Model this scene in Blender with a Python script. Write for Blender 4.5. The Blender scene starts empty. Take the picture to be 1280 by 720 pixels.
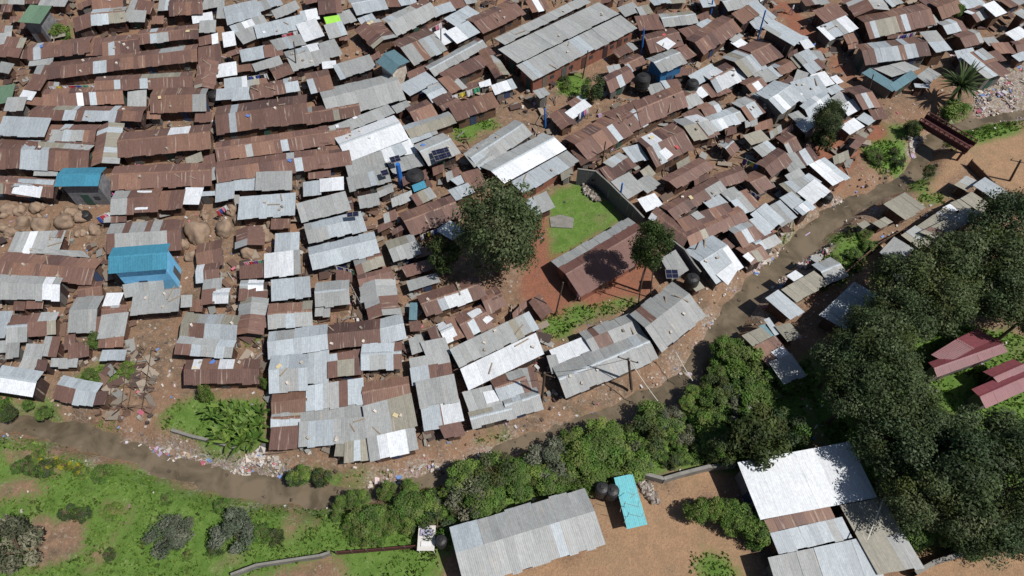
DATA = """
T 0 0 10
m E 367 58 642 75 508 300 233 275 h4.5 kK
a G 0 -50 317 -50 300 37 0 37
m R 308 -33 517 -33 500 37 308 37
m G 533 -33 850 -17 800 58 500 67
a R 1183 -83 1542 -100 1542 92 1183 133
m R 942 233 1167 150 1167 317 933 392
a M 1167 133 1567 100 1575 267 1167 308 w0-.47
m G 1575 117 1800 158 1817 242 1583 275
m M 1633 0 1900 17 1883 183 1642 100
a R 383 583 1167 450 1100 667 383 717 w.1-.25
m R 1108 483 1325 483 1308 667 1113 683
a R 1317 483 1750 433 1742 658 1308 692 w.1-.25
a R 1750 400 2475 308 2475 475 1750 533 w.2-.35
m G 383 733 658 717 642 792 375 817
a R 658 800 2467 558 2458 758 608 975 w.3-.4
m M 475 825 642 825 583 950 417 967
m R 417 933 583 950 500 1125 333 1108
m R 50 467 308 483 233 717 67 692
m M 0 417 150 417 100 633 0 700
m G 0 783 167 800 100 917 0 867
a R 1200 983 2408 900 2400 1083 1225 1120 w.2-.25 w.45-.5
a R 2133 -17 2533 -17 2533 158 2150 192
m G 2000 -33 2133 -33 2142 108 2000 117
m G 2533 0 2800 -33 2783 67 2550 108
m W 2408 200 2633 158 2658 250 2425 280
m G 2500 275 2675 258 2692 400 2508 392
m M 2500 483 2717 417 2708 533 2500 558
m R 2500 617 2717 550 2775 783 2483 783
b M 2475 767 2692 783 2692 1100 2458 1108
m L 2817 67 3200 33 3250 150 2842 325
m G 3192 33 3467 -33 3517 33 3242 142
m G 2717 100 2817 83 2825 233 2733 200
m M 2883 333 3283 200 3317 267 2933 400
m G 3417 133 3700 17 3717 100 3450 233
m L 3183 333 3783 183 3783 350 3233 467
m L 3767 150 3933 117 3992 217 3783 258
m W 3717 317 3950 233 4025 450 3817 508
m G 2950 417 3167 333 3242 458 3050 542
m W 2792 417 2908 400 2942 550 2808 583
m L 3000 633 3300 583 3333 700 3042 767
m R 3300 583 3508 550 3525 675 3333 700
m G 3350 517 3750 433 3800 550 3517 617
m R 2833 667 3017 600 3025 650 2883 692
m G 3167 817 3483 700 3517 800 3200 875
m W 2683 817 2933 783 2958 925 2700 963
m R 2983 833 3167 800 3192 875 3000 883
a M 3533 667 3850 583 3900 817 3700 867
m R 3850 667 4067 617 4100 750 3933 817
m W 3767 583 3983 542 3992 633 3850 667
a R 3400 883 3583 767 3667 917 3433 967
m L 2808 1000 3067 958 3083 1083 2825 1100
m L 2717 1125 2892 1113 2900 1225 2717 1233
m L 2908 1113 3117 1092 3133 1233 2917 1233
m M 3083 1017 3317 983 3333 1067 3100 1087
a R 3142 1092 3700 967 3742 1125 3150 1225 w.75-.95
a R 3808 933 4100 883 4150 1100 3917 1167 w0-.2
a R 4000 -33 4250 -33 4267 133 4000 183
a L 4333 0 4767 -50 4817 83 4500 183
m L 4950 -33 5167 -33 5192 17 5050 75
m R 4833 0 4950 0 5000 75 4900 83
a G 4783 233 5317 0 5450 183 4967 450
m L 5417 100 5625 33 5667 117 5483 183
m R 5583 0 5800 -33 5833 50 5683 117
m G 5800 -17 5933 -33 5942 17 5850 50
m L 5567 233 5833 83 5983 167 5700 317
m W 5583 400 5850 267 5975 408 5717 533
m W 5400 417 5550 367 5683 483 5550 567
a R 5850 250 6333 17 6567 167 6033 400
m Y 4058 225 4217 200 4258 272 4100 297
m M 4067 317 4258 280 4333 417 4125 483 w.5-1
m G 4217 167 4367 133 4433 242 4317 300
b R 4450 367 4750 250 4925 458 4683 600 g0-.12 g.88-1
m G 4500 233 4633 183 4717 267 4533 333
m G 4000 550 4167 500 4267 667 4067 733
m G 4167 817 4617 700 4683 833 4267 983
m W 4033 783 4183 767 4192 833 4050 850
b T 4717 775 4933 608 5117 783 4883 933 h3.8 kW
a M 4883 533 5333 367 5550 617 5200 800 w.6-.75
a G 5333 833 5983 492 6067 583 5433 942
m R 5467 933 6017 683 6067 817 5667 1000
m R 5467 983 5667 950 5817 1067 5667 1167 g.8-1
m L 4983 1067 5317 917 5450 1000 5133 1192
m G 5350 1083 5500 1017 5617 1133 5467 1200
m G 6167 483 7267 -33 7383 17 6317 558 h3.4
m G 6217 603 7467 53 7750 142 6475 808 h3.4
m G 6458 825 7750 183 7975 358 6650 1000 h3.4 kR
m G 7733 100 7917 33 7983 133 7817 200
b R 6000 633 6100 633 6375 900 6200 983 g.5-.7
m L 6167 1067 6383 1000 6450 1083 6183 1183
m M 7667 633 7883 533 7942 600 7733 717
a R 7583 950 7833 833 7917 983 7600 1167 w.4-.5
m G 7600 833 7733 817 7767 900 7633 933
a M 7750 767 7967 683 8067 800 7883 900 w.1-.3
m R 6567 0 6800 0 6833 83 6683 167
m L 8067 -33 8333 -33 8358 8 8217 67
m G 7983 100 8083 67 8158 158 8000 183
m R 7967 217 8183 183 8333 358 7983 367
a G 8233 183 8633 158 8717 267 8317 342
m L 8717 -33 8917 -33 8900 58 8817 83
a G 8933 -33 9383 -67 9450 17 9150 158
m R 9150 158 9367 58 9483 183 9275 317 h3.2
m L 9367 50 9450 -8 9667 233 9583 283
m L 9383 258 9500 208 9567 317 9450 367
m L 9533 333 9683 250 10017 442 9917 592 h4.5
a R 8633 500 9000 183 9283 408 8750 650
m L 8700 300 8833 250 8983 308 8850 383
a R 8067 450 8383 350 8550 567 8100 650
s W 8200 533 8333 467 8450 542 8350 625
m R 8433 633 8583 558 8675 692 8550 758
a G 8042 733 8433 617 8567 775 8300 917 h4.2 kB
m M 8483 367 8733 317 8850 392 8617 483
a R 9233 600 9500 500 9758 692 9550 817
a M 9000 717 9283 617 9550 833 9383 950 w.5-.9
a R 8833 933 9067 783 9242 1017 8933 1150 w0-.15
m W 9117 833 9233 883 9342 958 9242 1017
m L 8617 950 8900 800 8967 917 8733 1050
a R 9250 1033 9450 950 9567 1067 9417 1158
m G 9417 933 9633 833 9767 950 9550 1033
a M 9650 817 9800 750 9950 850 9767 933
s L 9450 1167 9683 1000 9767 1067 9567 1233
m R 9667 1083 9883 967 9983 1050 9750 1167
m G 8100 1067 8333 1033 8400 1167 8167 1233
m M 8267 1017 8450 1000 8517 1067 8333 1100
m R 8783 1067 9000 1017 9133 1133 8900 1217
m G 9900 717 10017 667 10067 783 9983 850
m W 9150 533 9250 492 9383 575 9300 633
m G 9117 467 9200 417 9283 442 9150 517
m M 9967 -50 10300 -67 10333 33 10100 67
m R 10167 133 10467 50 10558 183 10317 275
b M 10567 0 10983 -67 11092 117 10683 208 w.6-1
m L 11083 0 11200 -50 11267 33 11150 75
m R 11450 -17 11667 -67 11817 67 11667 100
a R 10733 217 11550 50 11642 300 10867 475 w.1-.15 w.55-.6
m L 10233 350 10583 192 10692 367 10367 483
m R 10567 450 10667 417 10700 517 10583 533
a R 10717 550 11500 467 11633 683 10792 825 h3 w.2-.5 w.65-.8
m L 11483 400 11700 383 11908 625 11700 650 h3.4
m G 10858 850 11300 792 11500 833 11200 967 h2.8
m T 10758 908 10883 858 11250 1067 11167 1150 h2.8
m T 11133 1050 11400 867 11467 967 11183 1150 h2.8
m G 11483 933 11600 875 11733 908 11600 1067
m L 9967 425 10100 483 10050 533 9967 550
m W 10033 517 10083 500 10183 575 10050 608
m L 9967 667 10100 633 10317 817 10117 950
m L 9967 867 10100 933 10033 1033 9933 1033
m G 10100 633 10250 650 10300 733 10200 750
m W 10150 933 10300 908 10417 1033 10250 1100
m W 10400 967 10450 950 10525 1017 10467 1042
a R 11640 30 11910 -30 11930 150 11780 245
m L 11990 10 12250 -20 12300 60 12110 110
a M 12090 150 12240 80 12380 190 12200 270
m W 12290 60 12440 0 12575 165 12440 215 h3.2
m M 12500 0 12680 -60 12800 20 12630 90
m G 12660 170 12770 100 12900 200 12820 240 h3.4
a M 11740 290 11910 240 12090 370 11830 420
a R 11940 440 12160 370 12270 530 12060 580 g.8-1
m W 12580 410 12750 340 12840 430 12710 510
m G 12290 480 12420 470 12480 540 12380 570
m R 12380 560 12600 520 12680 680 12500 640
m M 11970 650 12160 600 12200 740 11980 760
s G 12170 650 12280 600 12430 720 12300 760
m R 12360 660 12450 640 12560 740 12440 760
m G 12660 700 12790 650 12860 720 12750 760
a R 12660 530 12840 500 12900 640 12720 660
m G 11580 210 11660 200 11730 270 11580 360
m E -67 1083 217 1067 83 1250 -50 1317
a R 533 1133 1533 1083 1550 1283 600 1325 w.6-.7
m W 283 1133 442 1158 383 1242 267 1225
m G 83 1233 333 1217 267 1383 83 1375
a R 500 1350 1800 1317 1783 1542 350 1458 w.3-.42 w.5-.63 w.68-.74
m L 0 1442 650 1483 550 1708 0 1700 h3.2
a R 650 1575 1233 1567 1183 1767 558 1742 w.35-.5
m G 1600 1150 1825 1142 1808 1333 1617 1400
b M 1267 1583 1500 1558 1500 2033 1133 2075 w.2-.35 w.7-.9
s M 217 1750 1183 1817 1033 1933 267 1867
a R -33 1733 1167 1817 1100 2100 -33 2117 w.3-.6
a R 1517 1667 2633 1575 2633 1833 1500 1967
m G 433 2133 717 2133 700 2183 442 2183
s L 217 2233 683 2250 667 2317 167 2317
a U 800 2108 1333 2083 1225 2333 667 2325 h4.6 kK
a R 1917 1117 2583 1100 2583 1383 1917 1392 g.8-1 w.35-.4
m G 2575 1967 2667 1933 2708 2233 2575 2250
a R 2717 1350 3833 1192 3842 1517 2733 1667 w.15-.2 w.58-.63
a R 3825 1358 4467 1267 4500 1433 3850 1558
a R 2708 1800 4333 1550 4417 1767 2733 1992 g.2-.27 w.5-.54
a R 2717 2033 4333 1833 4400 2033 2733 2275 w.6-.64
m L 2917 2183 3200 2150 3217 2367 2950 2367
m G 3200 2167 3625 2142 3650 2367 3217 2367
m W 2375 2417 2667 2400 2683 2433 2375 2450
a G 3983 1100 4933 967 5033 1183 4158 1525
m G 4125 1600 4833 1317 4933 1417 4192 1683 g0-1
a W 4192 1717 4917 1458 5092 1725 4358 2017
m W 4775 1883 5000 1767 5067 1917 4817 2017
m W 5000 1767 5100 1733 5225 1908 5067 1917
m G 4833 2033 5217 1917 5292 2058 4933 2150
m G 4333 2017 4750 1900 4825 2083 4358 2217
a R 5100 1367 5317 1258 5467 1433 5183 1508
m G 4908 1333 5083 1267 5117 1333 4967 1400
a G 5033 1583 5600 1417 5692 1525 5150 1717
m L 5150 1717 5433 1617 5458 1658 5158 1783
a G 5183 1817 5500 1667 5792 1900 5333 2075 h2.8
s G 5800 1933 6083 1767 6217 1867 5933 2100
m R 5600 1317 6167 1167 6200 1317 5733 1508
a R 5467 1300 5667 1233 5733 1267 5550 1383
a L 5283 1133 5467 1083 5600 1183 5417 1283
m R 5417 1250 5600 1150 5667 1217 5467 1300
m G 4358 2233 4817 2100 4892 2267 4367 2367
s R 3983 1833 4250 1817 4275 2017 4000 2058
s R 3983 1583 4083 1567 4108 1800 4000 1792
m R 5767 2167 5983 2117 6067 2300 5883 2367
a G 5817 1933 6433 1500 6642 1692 5983 2083
a V 5958 2112 6792 1658 7083 1867 6350 2267 h2.7
m L 6370 2280 7092 1880 7242 2017 6558 2417 h2.5 kR
m W 7067 1408 7300 1233 7400 1333 7150 1492 h2.8
m L 7100 1283 7250 1200 7333 1233 7167 1333
b R 6883 1433 7050 1383 7183 1533 7033 1617
m G 6650 1133 6800 1100 6883 1175 6750 1233 h3
a R 7033 1733 8000 1250 8150 1483 7383 1983 w.2-.23 w.45-.48 w.78-.84
b R 7150 1867 7333 1867 7450 1967 7300 2083
s R 7517 1417 7967 1250 8017 1383 7733 1533
m G 7550 2033 7733 1917 7833 1967 7650 2075
m R 7517 2100 7850 1950 7933 2058 7617 2275
m L 7750 1867 8000 1800 8067 2000 7967 2008
a R 7967 1217 8467 1117 8567 1267 7967 1650
a M 8450 1167 8583 1117 8783 1267 8600 1367
m W 8683 1133 8783 1083 8875 1158 8783 1217
a M 9167 1283 9417 1167 9617 1358 9367 1500 w.3-.6
a L 9450 1167 9683 1033 10083 1200 9750 1433 h3.4
a L 8800 1483 9150 1350 9317 1517 8950 1617 w.3-.5
a M 8717 1333 8917 1267 9017 1400 8833 1450 r.4-.6
m R 8533 1433 8717 1350 8800 1483 8650 1550
a M 8417 1500 8667 1467 9033 1650 8700 1767 w.4-.5
s G 8717 1533 8850 1500 9000 1633 8850 1692
a R 8000 1717 8417 1567 8650 1833 8183 2117 w.15-.35
s W 8233 1900 8317 1842 8417 1933 8333 2000
a G 8983 1800 9100 1717 9233 1867 9133 1967 h2.8
a R 8250 2250 8750 1983 8900 2100 8500 2333
a R 8933 2200 9233 2083 9333 2233 9033 2333
a R 9467 2033 9750 1850 9850 2033 9667 2217
m G 9433 1850 9583 1767 9700 1867 9533 1950
a M 9750 1717 9850 1650 10000 1867 9850 1950
m G 9850 1433 9967 1383 10150 1533 10000 1583 h2.8
m G 9733 1950 9917 1900 10067 2100 9867 2117
m G 9833 2200 10000 2100 10083 2267 9933 2333
m M 9300 1700 9500 1633 9600 1733 9400 1800
m M 8033 2133 8100 2083 8183 2167 8067 2233
m L 9917 1000 10217 967 10333 1117 10000 1300
a L 10033 1300 10283 1158 10383 1267 10100 1500 w.5-.7
m L 9967 1550 10133 1450 10217 1533 10050 1650
m L 10333 1117 10450 1067 10533 1117 10400 1183
m M 10400 1217 10517 1150 10617 1267 10567 1350
m W 10550 1317 10667 1233 10733 1383 10583 1433
m W 10500 1583 10667 1467 10817 1583 10617 1683 h2.8
m W 10717 1483 10800 1417 10933 1500 10867 1550
a R 10567 1117 10750 1083 11000 1317 10800 1367 w.2-.5
m R 10800 1267 10967 1233 11067 1483 10933 1483
m R 9983 1900 10100 1850 10233 1967 9983 2133 w.5-.6
m L 10117 2050 10283 1983 10642 2200 10400 2333 h2.8
m L 9983 2250 10100 2183 10250 2267 10133 2350
m M 10633 1833 10783 1650 10850 1700 10700 1850
a R -17 2217 700 2250 667 2475 -17 2400
s W 183 2292 542 2308 500 2475 142 2417
m G 217 2917 800 2883 733 3150 100 3150 w.3-.5
s G 650 2883 800 2883 767 2967 617 2950
m G 117 3125 1100 3108 1033 3250 667 3150
a R 100 3150 1250 3267 1150 3533 -67 3467
a R 1417 2100 2667 2033 2633 2317 1433 2350
a R 1450 2400 2017 2367 1967 2633 1400 2683 g0-.4
s W 1717 2383 1900 2383 1842 2617 1683 2625
m R 1900 2408 2300 2383 2267 2592 1850 2625
a R 1367 2833 2283 2733 2267 3133 1383 3133 g.1-.8
a U 1390 3100 2125 3040 2093 3367 1370 3420 h5 kC
m W 2308 2342 2550 2342 2483 2558 2275 2553 h2.8
m L 2717 2308 2917 2275 2917 2475 2700 2508
m L 3000 2475 3683 2417 3675 2683 2992 2725
b R 2967 2892 3283 2842 3275 3058 2967 3092
a R 2483 3067 2775 3000 2775 3283 2475 3358
m L 3450 2925 3725 2917 3733 3117 3450 3150
m L 3308 3192 3733 3125 3750 3425 3325 3450
m R 3000 3350 3300 3283 3317 3467 3017 3467
m L 3800 2283 4000 2267 4000 2417 3808 2450
m W 4000 2250 4283 2217 4283 2367 4017 2383
m L 3713 2558 4300 2400 4375 2617 3783 2758
a L 3817 2817 4483 2650 4583 2867 3867 3025
a L 3858 3100 4667 2917 4733 3150 3925 3358
m G 4483 2467 4717 2417 4733 2558 4517 2600
m G 5150 2450 5367 2350 5442 2458 5217 2558
m L 5617 2383 5833 2300 5933 2400 5700 2483
m L 5633 2250 5800 2183 5883 2233 5733 2300
m U 5167 2325 5300 2267 5308 2342 5183 2383
a R 4950 2683 5667 2450 5717 2700 5200 2933 w.4-.45
a G 4800 3033 5167 2917 5258 3167 4933 3283 h2.8
m L 5450 2883 5600 2783 5833 2867 5667 2983
a M 4450 3250 4583 3200 4642 3367 4467 3450
a M 4583 3183 4750 3133 4800 3317 4633 3350
a G 4733 2367 4900 2300 4900 2392 4733 2450
m G 6583 2492 6833 2392 6933 2583 6642 2725 h2.8
m L 7650 2267 7867 2167 8033 2350 7850 2475
m W 7967 2483 8183 2417 8292 2558 8075 2658 h2.8
m G 7950 2267 8100 2200 8233 2283 8100 2417
b R 8125 2675 8250 2583 8583 2917 8550 3117
a R 8250 2583 8933 2233 9033 2350 8467 2733
a R 8600 2900 9167 2583 9383 2750 8583 3067
a R 9233 2217 9433 2167 9667 2317 9533 2417
m L 8783 2517 8983 2433 9067 2533 8933 2633
s G 8633 2683 8717 2633 8817 2717 8717 2750
m R 8467 2733 9083 2567 9167 2633 8567 2900
a L 8550 3142 8900 2933 9250 3342 8967 3533 w.8-1
m G 8317 3217 8433 3133 8600 3383 8367 3500
m M 9083 2450 9333 2383 9500 2567 9300 2683 w.1-.3
m L 9400 2667 9583 2550 9767 2750 9617 2900 w.2-.4
m L 9583 2583 9750 2533 9933 2683 9767 2850
a M 9083 2850 9300 2750 9500 2983 9283 3067 w.2-.6
m M 9300 2783 9433 2733 9650 2917 9500 3000
a M 9367 3000 9583 2900 9767 3017 9533 3133 w.1-.5
a R 9200 3100 9433 3033 9583 3183 9417 3317
s W 9283 3200 9350 3150 9433 3233 9383 3283
m L 9767 2467 9883 2417 10100 2567 9967 2667
m M 9733 2300 10000 2233 10217 2367 9983 2483 w.2-.4
m R 9000 3033 9067 3000 9167 3067 9083 3133
m G 9000 2400 9167 2350 9267 2433 9133 2500
m L 9967 2400 10183 2233 10375 2383 10150 2567 h2.8
m L 9950 2600 10083 2517 10167 2583 10033 2683
m D 11017 2558 11317 2408 11567 2592 11333 2742 h2.8
m D 10900 2800 11050 2708 11167 2775 11000 2842 h2
m D 10717 2800 10800 2758 10883 2800 10783 2867 h2
m G 11167 2950 11450 3125 11208 3292 11000 3167 h2.8
m D 11433 2833 11800 2608 11967 2650 11650 2908 h2.8
m D 11258 2917 11433 2850 11667 2917 11483 3125 h2.8
m D 11500 3033 11650 2917 11850 3000 11667 3133 h2.8
m W 11767 2600 11867 2550 12000 2617 11917 2658 h2.8
m G 10117 3233 10200 3175 10275 3217 10200 3283 h2
a G 10167 3300 10350 3233 10650 3433 10333 3567 h2.8
m M 11975 688 12250 625 12638 888 12350 1000 h3.2 w.2-.4
m L 11438 1056 11612 1062 11600 1100 11450 1075
m D 11919 2319 12075 2200 12231 2262 12075 2375 h2.8
a G -33 3417 767 3458 758 3742 -33 3725 w.8-1
a M 992 3567 1283 3517 1267 3692 1000 3717
a G 950 3733 1283 3700 1183 4150 883 4142
m W 1333 3675 1550 3667 1450 3817 1308 3817
a M 1317 3825 1600 3817 1583 3933 1275 3942 w.2-.4
m G 1275 3950 1600 3908 1533 4200 1233 4225
m R 1183 3983 1283 3958 1267 4150 1192 4150
m G 1675 3667 2233 3617 2233 3875 1650 3917
m G 1517 3567 2033 3492 2033 3617 1600 3700
m G -33 3900 167 3900 33 4200 -33 4208
a G 150 3967 367 3950 350 4267 100 4283 w.8-1
a M 367 3933 733 3917 683 4167 400 4200 r0-.2 r.3-.45 r.7-.8
m M 567 4217 733 4217 717 4450 533 4433
m R 883 4300 1067 4283 1133 4417 850 4483
m G 333 4300 533 4317 517 4500 300 4517
m M 100 4300 200 4292 258 4458 83 4467
m M 1300 4383 1550 4383 1567 4483 1250 4500
a R 2475 3317 2733 3300 2742 3483 2467 3525 w0-.4
m M 2567 3508 2750 3483 2767 3600 2533 3617
m G 2533 3633 2683 3617 2667 3783 2533 3800
a W 2683 3617 2875 3608 2833 3783 2683 3783
a G 3017 3517 3283 3517 3283 3617 3017 3633 w.5-1
m R 3000 3617 3183 3608 3183 3733 3000 3742
m G 3183 3650 3333 3650 3333 3725 3192 3733
b G 3008 3750 3333 3742 3333 3942 3000 3950
b R 2983 3958 3317 3958 3283 4175 2983 4175
a M 2333 3933 2967 3950 2967 4258 2258 4200 w.5-1
a M 2250 4217 2942 4267 2883 4467 2200 4417 w.3-.45 w.7-.85
m L 3392 3508 3850 3467 3883 3700 3417 3750
a M 3367 3817 3883 3783 3908 4050 3375 4100 w.1-.25 w.5-.6
a L 3375 4167 4083 4067 4092 4367 3367 4458
m G 2267 3700 2383 3700 2392 3817 2283 3833
a G 3958 3550 4350 3517 4367 3783 3958 3833
b G 4517 3567 4917 3500 4933 3700 4533 3775 r.5-.7
a R 4467 3450 4883 3350 4900 3483 4517 3575
b M 4583 3783 4933 3700 5000 3917 4617 3992 g0-.45
a R 4067 4067 4750 4017 4733 4283 4100 4367 w.1-.15 w.3-.35
a L 4733 4017 5017 3933 5067 4233 4767 4283 r.6-.8
m T 5117 3783 5217 3783 5217 4000 5117 4000 h2
m M 5117 4033 5250 4017 5250 4117 5150 4117
a R 5200 3700 5967 3483 6050 3667 5367 3967 w.25-.4
m M 5100 3517 5433 3433 5500 3500 5117 3617
m R 5350 4117 5467 4083 5517 4217 5417 4267
a W 5467 4067 5600 4000 5717 4233 5583 4283
m R 5567 4000 5667 3967 5817 4183 5683 4233
a R 5683 3950 6000 3833 6150 4050 5850 4233 w.3-.5
s W 5833 3917 5967 3850 6033 3900 5900 3983
m G 5133 4233 5250 4200 5283 4367 5150 4433
m R 5017 3350 5400 3233 5450 3350 5100 3433
s W 5983 3850 6167 3983 6083 4050 5950 3917
a R 6000 3667 6217 3600 6300 3800 6100 3933
s M 6067 3650 6183 3583 6283 3700 6167 3750
m G 5617 4360 6617 3892 6733 4108 5742 4600 h2.8
m W 5747 4620 6730 4133 6770 4450 5860 4870 h2.7
b R 6625 3783 6750 3658 6900 3917 6758 3992 h2
a G 7883 3883 8433 3550 8800 3917 8250 4450 h3
m D 9750 3617 10167 3400 10367 3517 9967 3783 h2.8
m L 9558 3733 9717 3625 10050 3883 9883 3992 h2.8
m W 9850 3450 9933 3392 10033 3450 9933 3500
m D 8600 3550 8733 3500 8800 3583 8700 3633 h2
s W 8950 3433 9150 3283 9250 3333 9100 3567 h3
m D 9258 4192 9500 4100 9667 4200 9417 4333 h2.8
m T 9467 4083 9550 4050 9683 4200 9617 4217 h2.8
m W 9550 3992 9617 3967 9750 4167 9683 4200 h2.8
m R 9417 4333 9683 4200 9900 4433 9600 4600 h2.8
s W 9633 4400 9783 4325 9900 4450 9767 4517 h3
a W -33 4550 575 4650 383 4958 -33 4900 h2.8
m M 300 4450 500 4483 400 4625 250 4617
a M 783 4700 1033 4758 933 5042 700 4983
a L 1033 4758 1267 4800 1150 5075 933 5042
m R 1233 4900 1350 4900 1283 5050 1167 5067
m R 467 4500 583 4517 567 4617 483 4600
a R 2325 4500 3233 4517 3242 4767 2333 4808
m L 3850 4392 4092 4375 4100 4767 3858 4783
a L 3392 4458 3842 4433 3842 4867 3392 4900
m M 4100 4450 4517 4367 4533 4483 4117 4550
m R 4108 4533 4517 4483 4525 4658 4108 4708
a L 4533 4317 5017 4283 5008 4600 4533 4608 r.85-1
a R 4550 4783 5083 4733 5133 4917 4550 5083 g.3-.5
m D 4550 5092 5133 4917 5200 5333 4600 5475
m G 5125 4500 5583 4400 5625 4550 5150 4600
m L 5133 4600 5467 4567 5483 4717 5167 4800
m R 5458 4575 5625 4542 5642 4692 5483 4717
m G 5200 4783 5667 4683 5717 5000 5267 5083 r0-.1
m L 5267 5100 5483 5058 5517 5333 5317 5367
m W 5533 5050 5717 5000 5800 5250 5550 5308
m R 5475 5050 5533 5042 5575 5300 5508 5317
m M 5233 4283 5567 4233 5600 4400 5383 4467
m M 5467 5333 5767 5283 5783 5417 5600 5467
m G 5800 4917 6133 4817 6333 5083 5883 5167
s W 6033 4900 6217 4867 6267 5000 6083 5050
a M 6133 4783 6500 4600 6633 4900 6267 4967 w.4-.5
a G 5867 5150 6350 5050 6417 5200 5917 5350
m M 6483 4617 6667 4600 6750 4883 6567 4917
a G 6283 4950 6700 4850 6767 5083 6367 5233
m L 12147 2323 12310 2218 12753 2498 12613 2603 h2.8 r.5-.65
m D 12007 2487 12123 2405 12427 2557 12240 2650 h2.8
m D 11867 2533 12007 2487 12147 2580 12007 2650 h2.8
m D 11493 2907 12053 2627 12380 2650 11680 2977 h2.8
m L 10219 3950 10662 3538 11011 3681 10583 4108 h2.8
m G 11074 3475 11217 3317 11438 3380 11280 3602 h2.8
m R 10932 3602 11058 3507 11248 3570 11153 3697 h2.8
a P 11628 4520 12452 4235 12610 4393 11692 4726 h3
b P 11628 4488 12182 4077 12483 4267 11850 4488 h3
a P 12135 4868 12800 4583 12927 4837 12325 5106 h3
a P 12262 4647 12642 4504 12927 4647 12547 4837 h3
m G 9602 4520 9887 4425 10077 4678 9792 4805 h3
m R 9665 4077 9855 4045 10045 4203 9855 4267 h2.4
a M 3412 4963 3834 4887 3834 5125 3412 5147 w.2-.35
a M 3412 5151 3758 5129 3737 5342 3405 5353 w.15-.3 w.6-.75
m G 3401 5357 3726 5324 3704 5591 3379 5597
m M 3841 4843 4528 4724 4538 5043 3834 5121
m G 3763 5129 4517 5047 4556 5233 3758 5259
m G 3754 5264 4564 5242 4588 5476 3745 5602
m G 4603 5483 5167 5353 5221 5613 4636 5753 w.2-.8
m M 4333 5548 4599 5476 4629 5753 4300 5753 w.3-.8
m D 4213 5558 4309 5548 4287 5710 4192 5693
m W 6882 4386 7326 4202 7413 4375 6968 4538
a G 7250 4180 7846 3920 8030 4158 7423 4375 r.2-.5
a G 6958 4581 7987 4158 8236 4462 7044 4982
m G 6849 4462 6925 4440 7012 4635 6903 4635
a H 5625 6600 7288 6100 7588 6800 5800 7350 h3 kO
m C 7700 5962 7900 5925 8100 6550 7812 6625 h2.8 kO
m W 9212 5788 10612 5512 10975 6225 9512 6488 h3.6 kK
m R 9538 6495 10375 6330 10438 6475 9630 6662 h3.15
m L 9630 6662 10512 6462 10662 6712 9725 6925 h3.1
m D 10470 6330 10975 6225 11600 7075 11000 7175 h3.2 kO
m H 9612 6962 10875 6700 11050 7250 9750 7550 h2.95
a S 6900 3267 7867 2725 8217 3125 7260 3730 h2.5 kR
l R 630 4481 971 4474 973 4599 640 4588
l R 8688 2241 8884 2145 8845 2242 8669 2332
l M 9640 1637 9779 1542 9762 1655 9612 1745
l R 9076 1606 9219 1546 9189 1673 9051 1708
l R 9324 1511 9482 1459 9452 1554 9304 1608
l R 1832 1390 2005 1390 2016 1485 1838 1490
l R 5993 1031 6134 984 6136 1061 5988 1107
l R 10069 1627 10259 1510 10224 1630 10046 1745
l R 11109 422 11300 400 11278 472 11072 492
l R 1224 4208 1542 4204 1549 4337 1237 4338
l M 8458 863 8691 841 8672 933 8425 955
l M 4902 2478 5153 2374 5156 2497 4889 2605
l D 631 399 812 375 823 448 642 493
l R 240 283 408 291 403 370 254 354
l R 3384 2736 3630 2731 3630 2856 3393 2851
l M 588 1021 728 1025 747 1128 606 1106
l R 5021 2214 5245 2122 5230 2219 5033 2321
l R 655 272 847 238 855 319 670 354
l R 5820 1052 6009 1006 5999 1085 5816 1151
l R 2433 1398 2642 1403 2651 1524 2437 1533
l R 7389 2147 7568 2072 7554 2193 7375 2275
l M 6401 -76 6558 -72 6551 18 6393 29
l R 161 3767 306 3766 323 3895 176 3883
l R 9777 1630 9925 1538 9903 1626 9742 1735
l D 2327 1969 2521 1896 2537 2006 2326 2093
l M 6416 3905 6594 3725 6571 3847 6402 4010
l R 4232 444 4365 412 4349 501 4245 509
l R 9455 1547 9675 1465 9642 1597 9418 1665
l M 7020 2147 7169 2069 7150 2196 7002 2271
l D 423 345 613 345 620 436 417 428
l R 113 209 252 200 248 279 128 271
l M 12752 267 12847 214 12815 297 12740 354
l R 5211 2164 5338 2113 5331 2238 5202 2298
l M 4801 2673 4959 2605 4951 2733 4793 2791
l D 11258 -65 11395 -132 11359 -34 11216 16
l R 4726 2821 4897 2733 4888 2830 4711 2907
l R 969 50 1154 -22 1159 50 976 123
l R 5049 -109 5272 -120 5250 -13 5037 -18
l R 5104 898 5338 797 5322 911 5104 1004
l M 3811 -58 4034 -95 4037 9 3814 60
l M -149 4279 136 4244 156 4400 -127 4411
l M 10091 1795 10225 1740 10204 1826 10079 1883
l R 7525 -16 7712 -89 7684 -9 7503 62
l R 797 4196 932 4170 956 4342 810 4357
l R 8472 2033 8623 1941 8619 2040 8451 2126
l M -31 315 146 326 163 404 -11 411
l R 4904 2876 5061 2789 5057 2873 4894 2955
l R 11054 -76 11174 -138 11138 -43 11043 -3
l M 1291 2658 1574 2653 1591 2763 1306 2789
l R 10619 551 10747 498 10711 607 10587 653
l M 5578 2155 5749 2086 5747 2191 5573 2274
l R 5350 314 5582 223 5579 293 5339 381
l D 10427 1956 10625 1858 10597 1999 10408 2060
l R 5415 2093 5563 2034 5546 2155 5404 2209
l R 2387 3747 2533 3741 2539 3890 2377 3891
l R 5197 3129 5481 3032 5461 3151 5189 3241
l M 8374 -55 8591 -58 8562 29 8371 41
l R 3847 2158 4136 2132 4134 2206 3861 2246
l M 9504 -48 9688 -163 9679 -79 9485 38
l M 319 3756 539 3769 544 3854 332 3868
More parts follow.
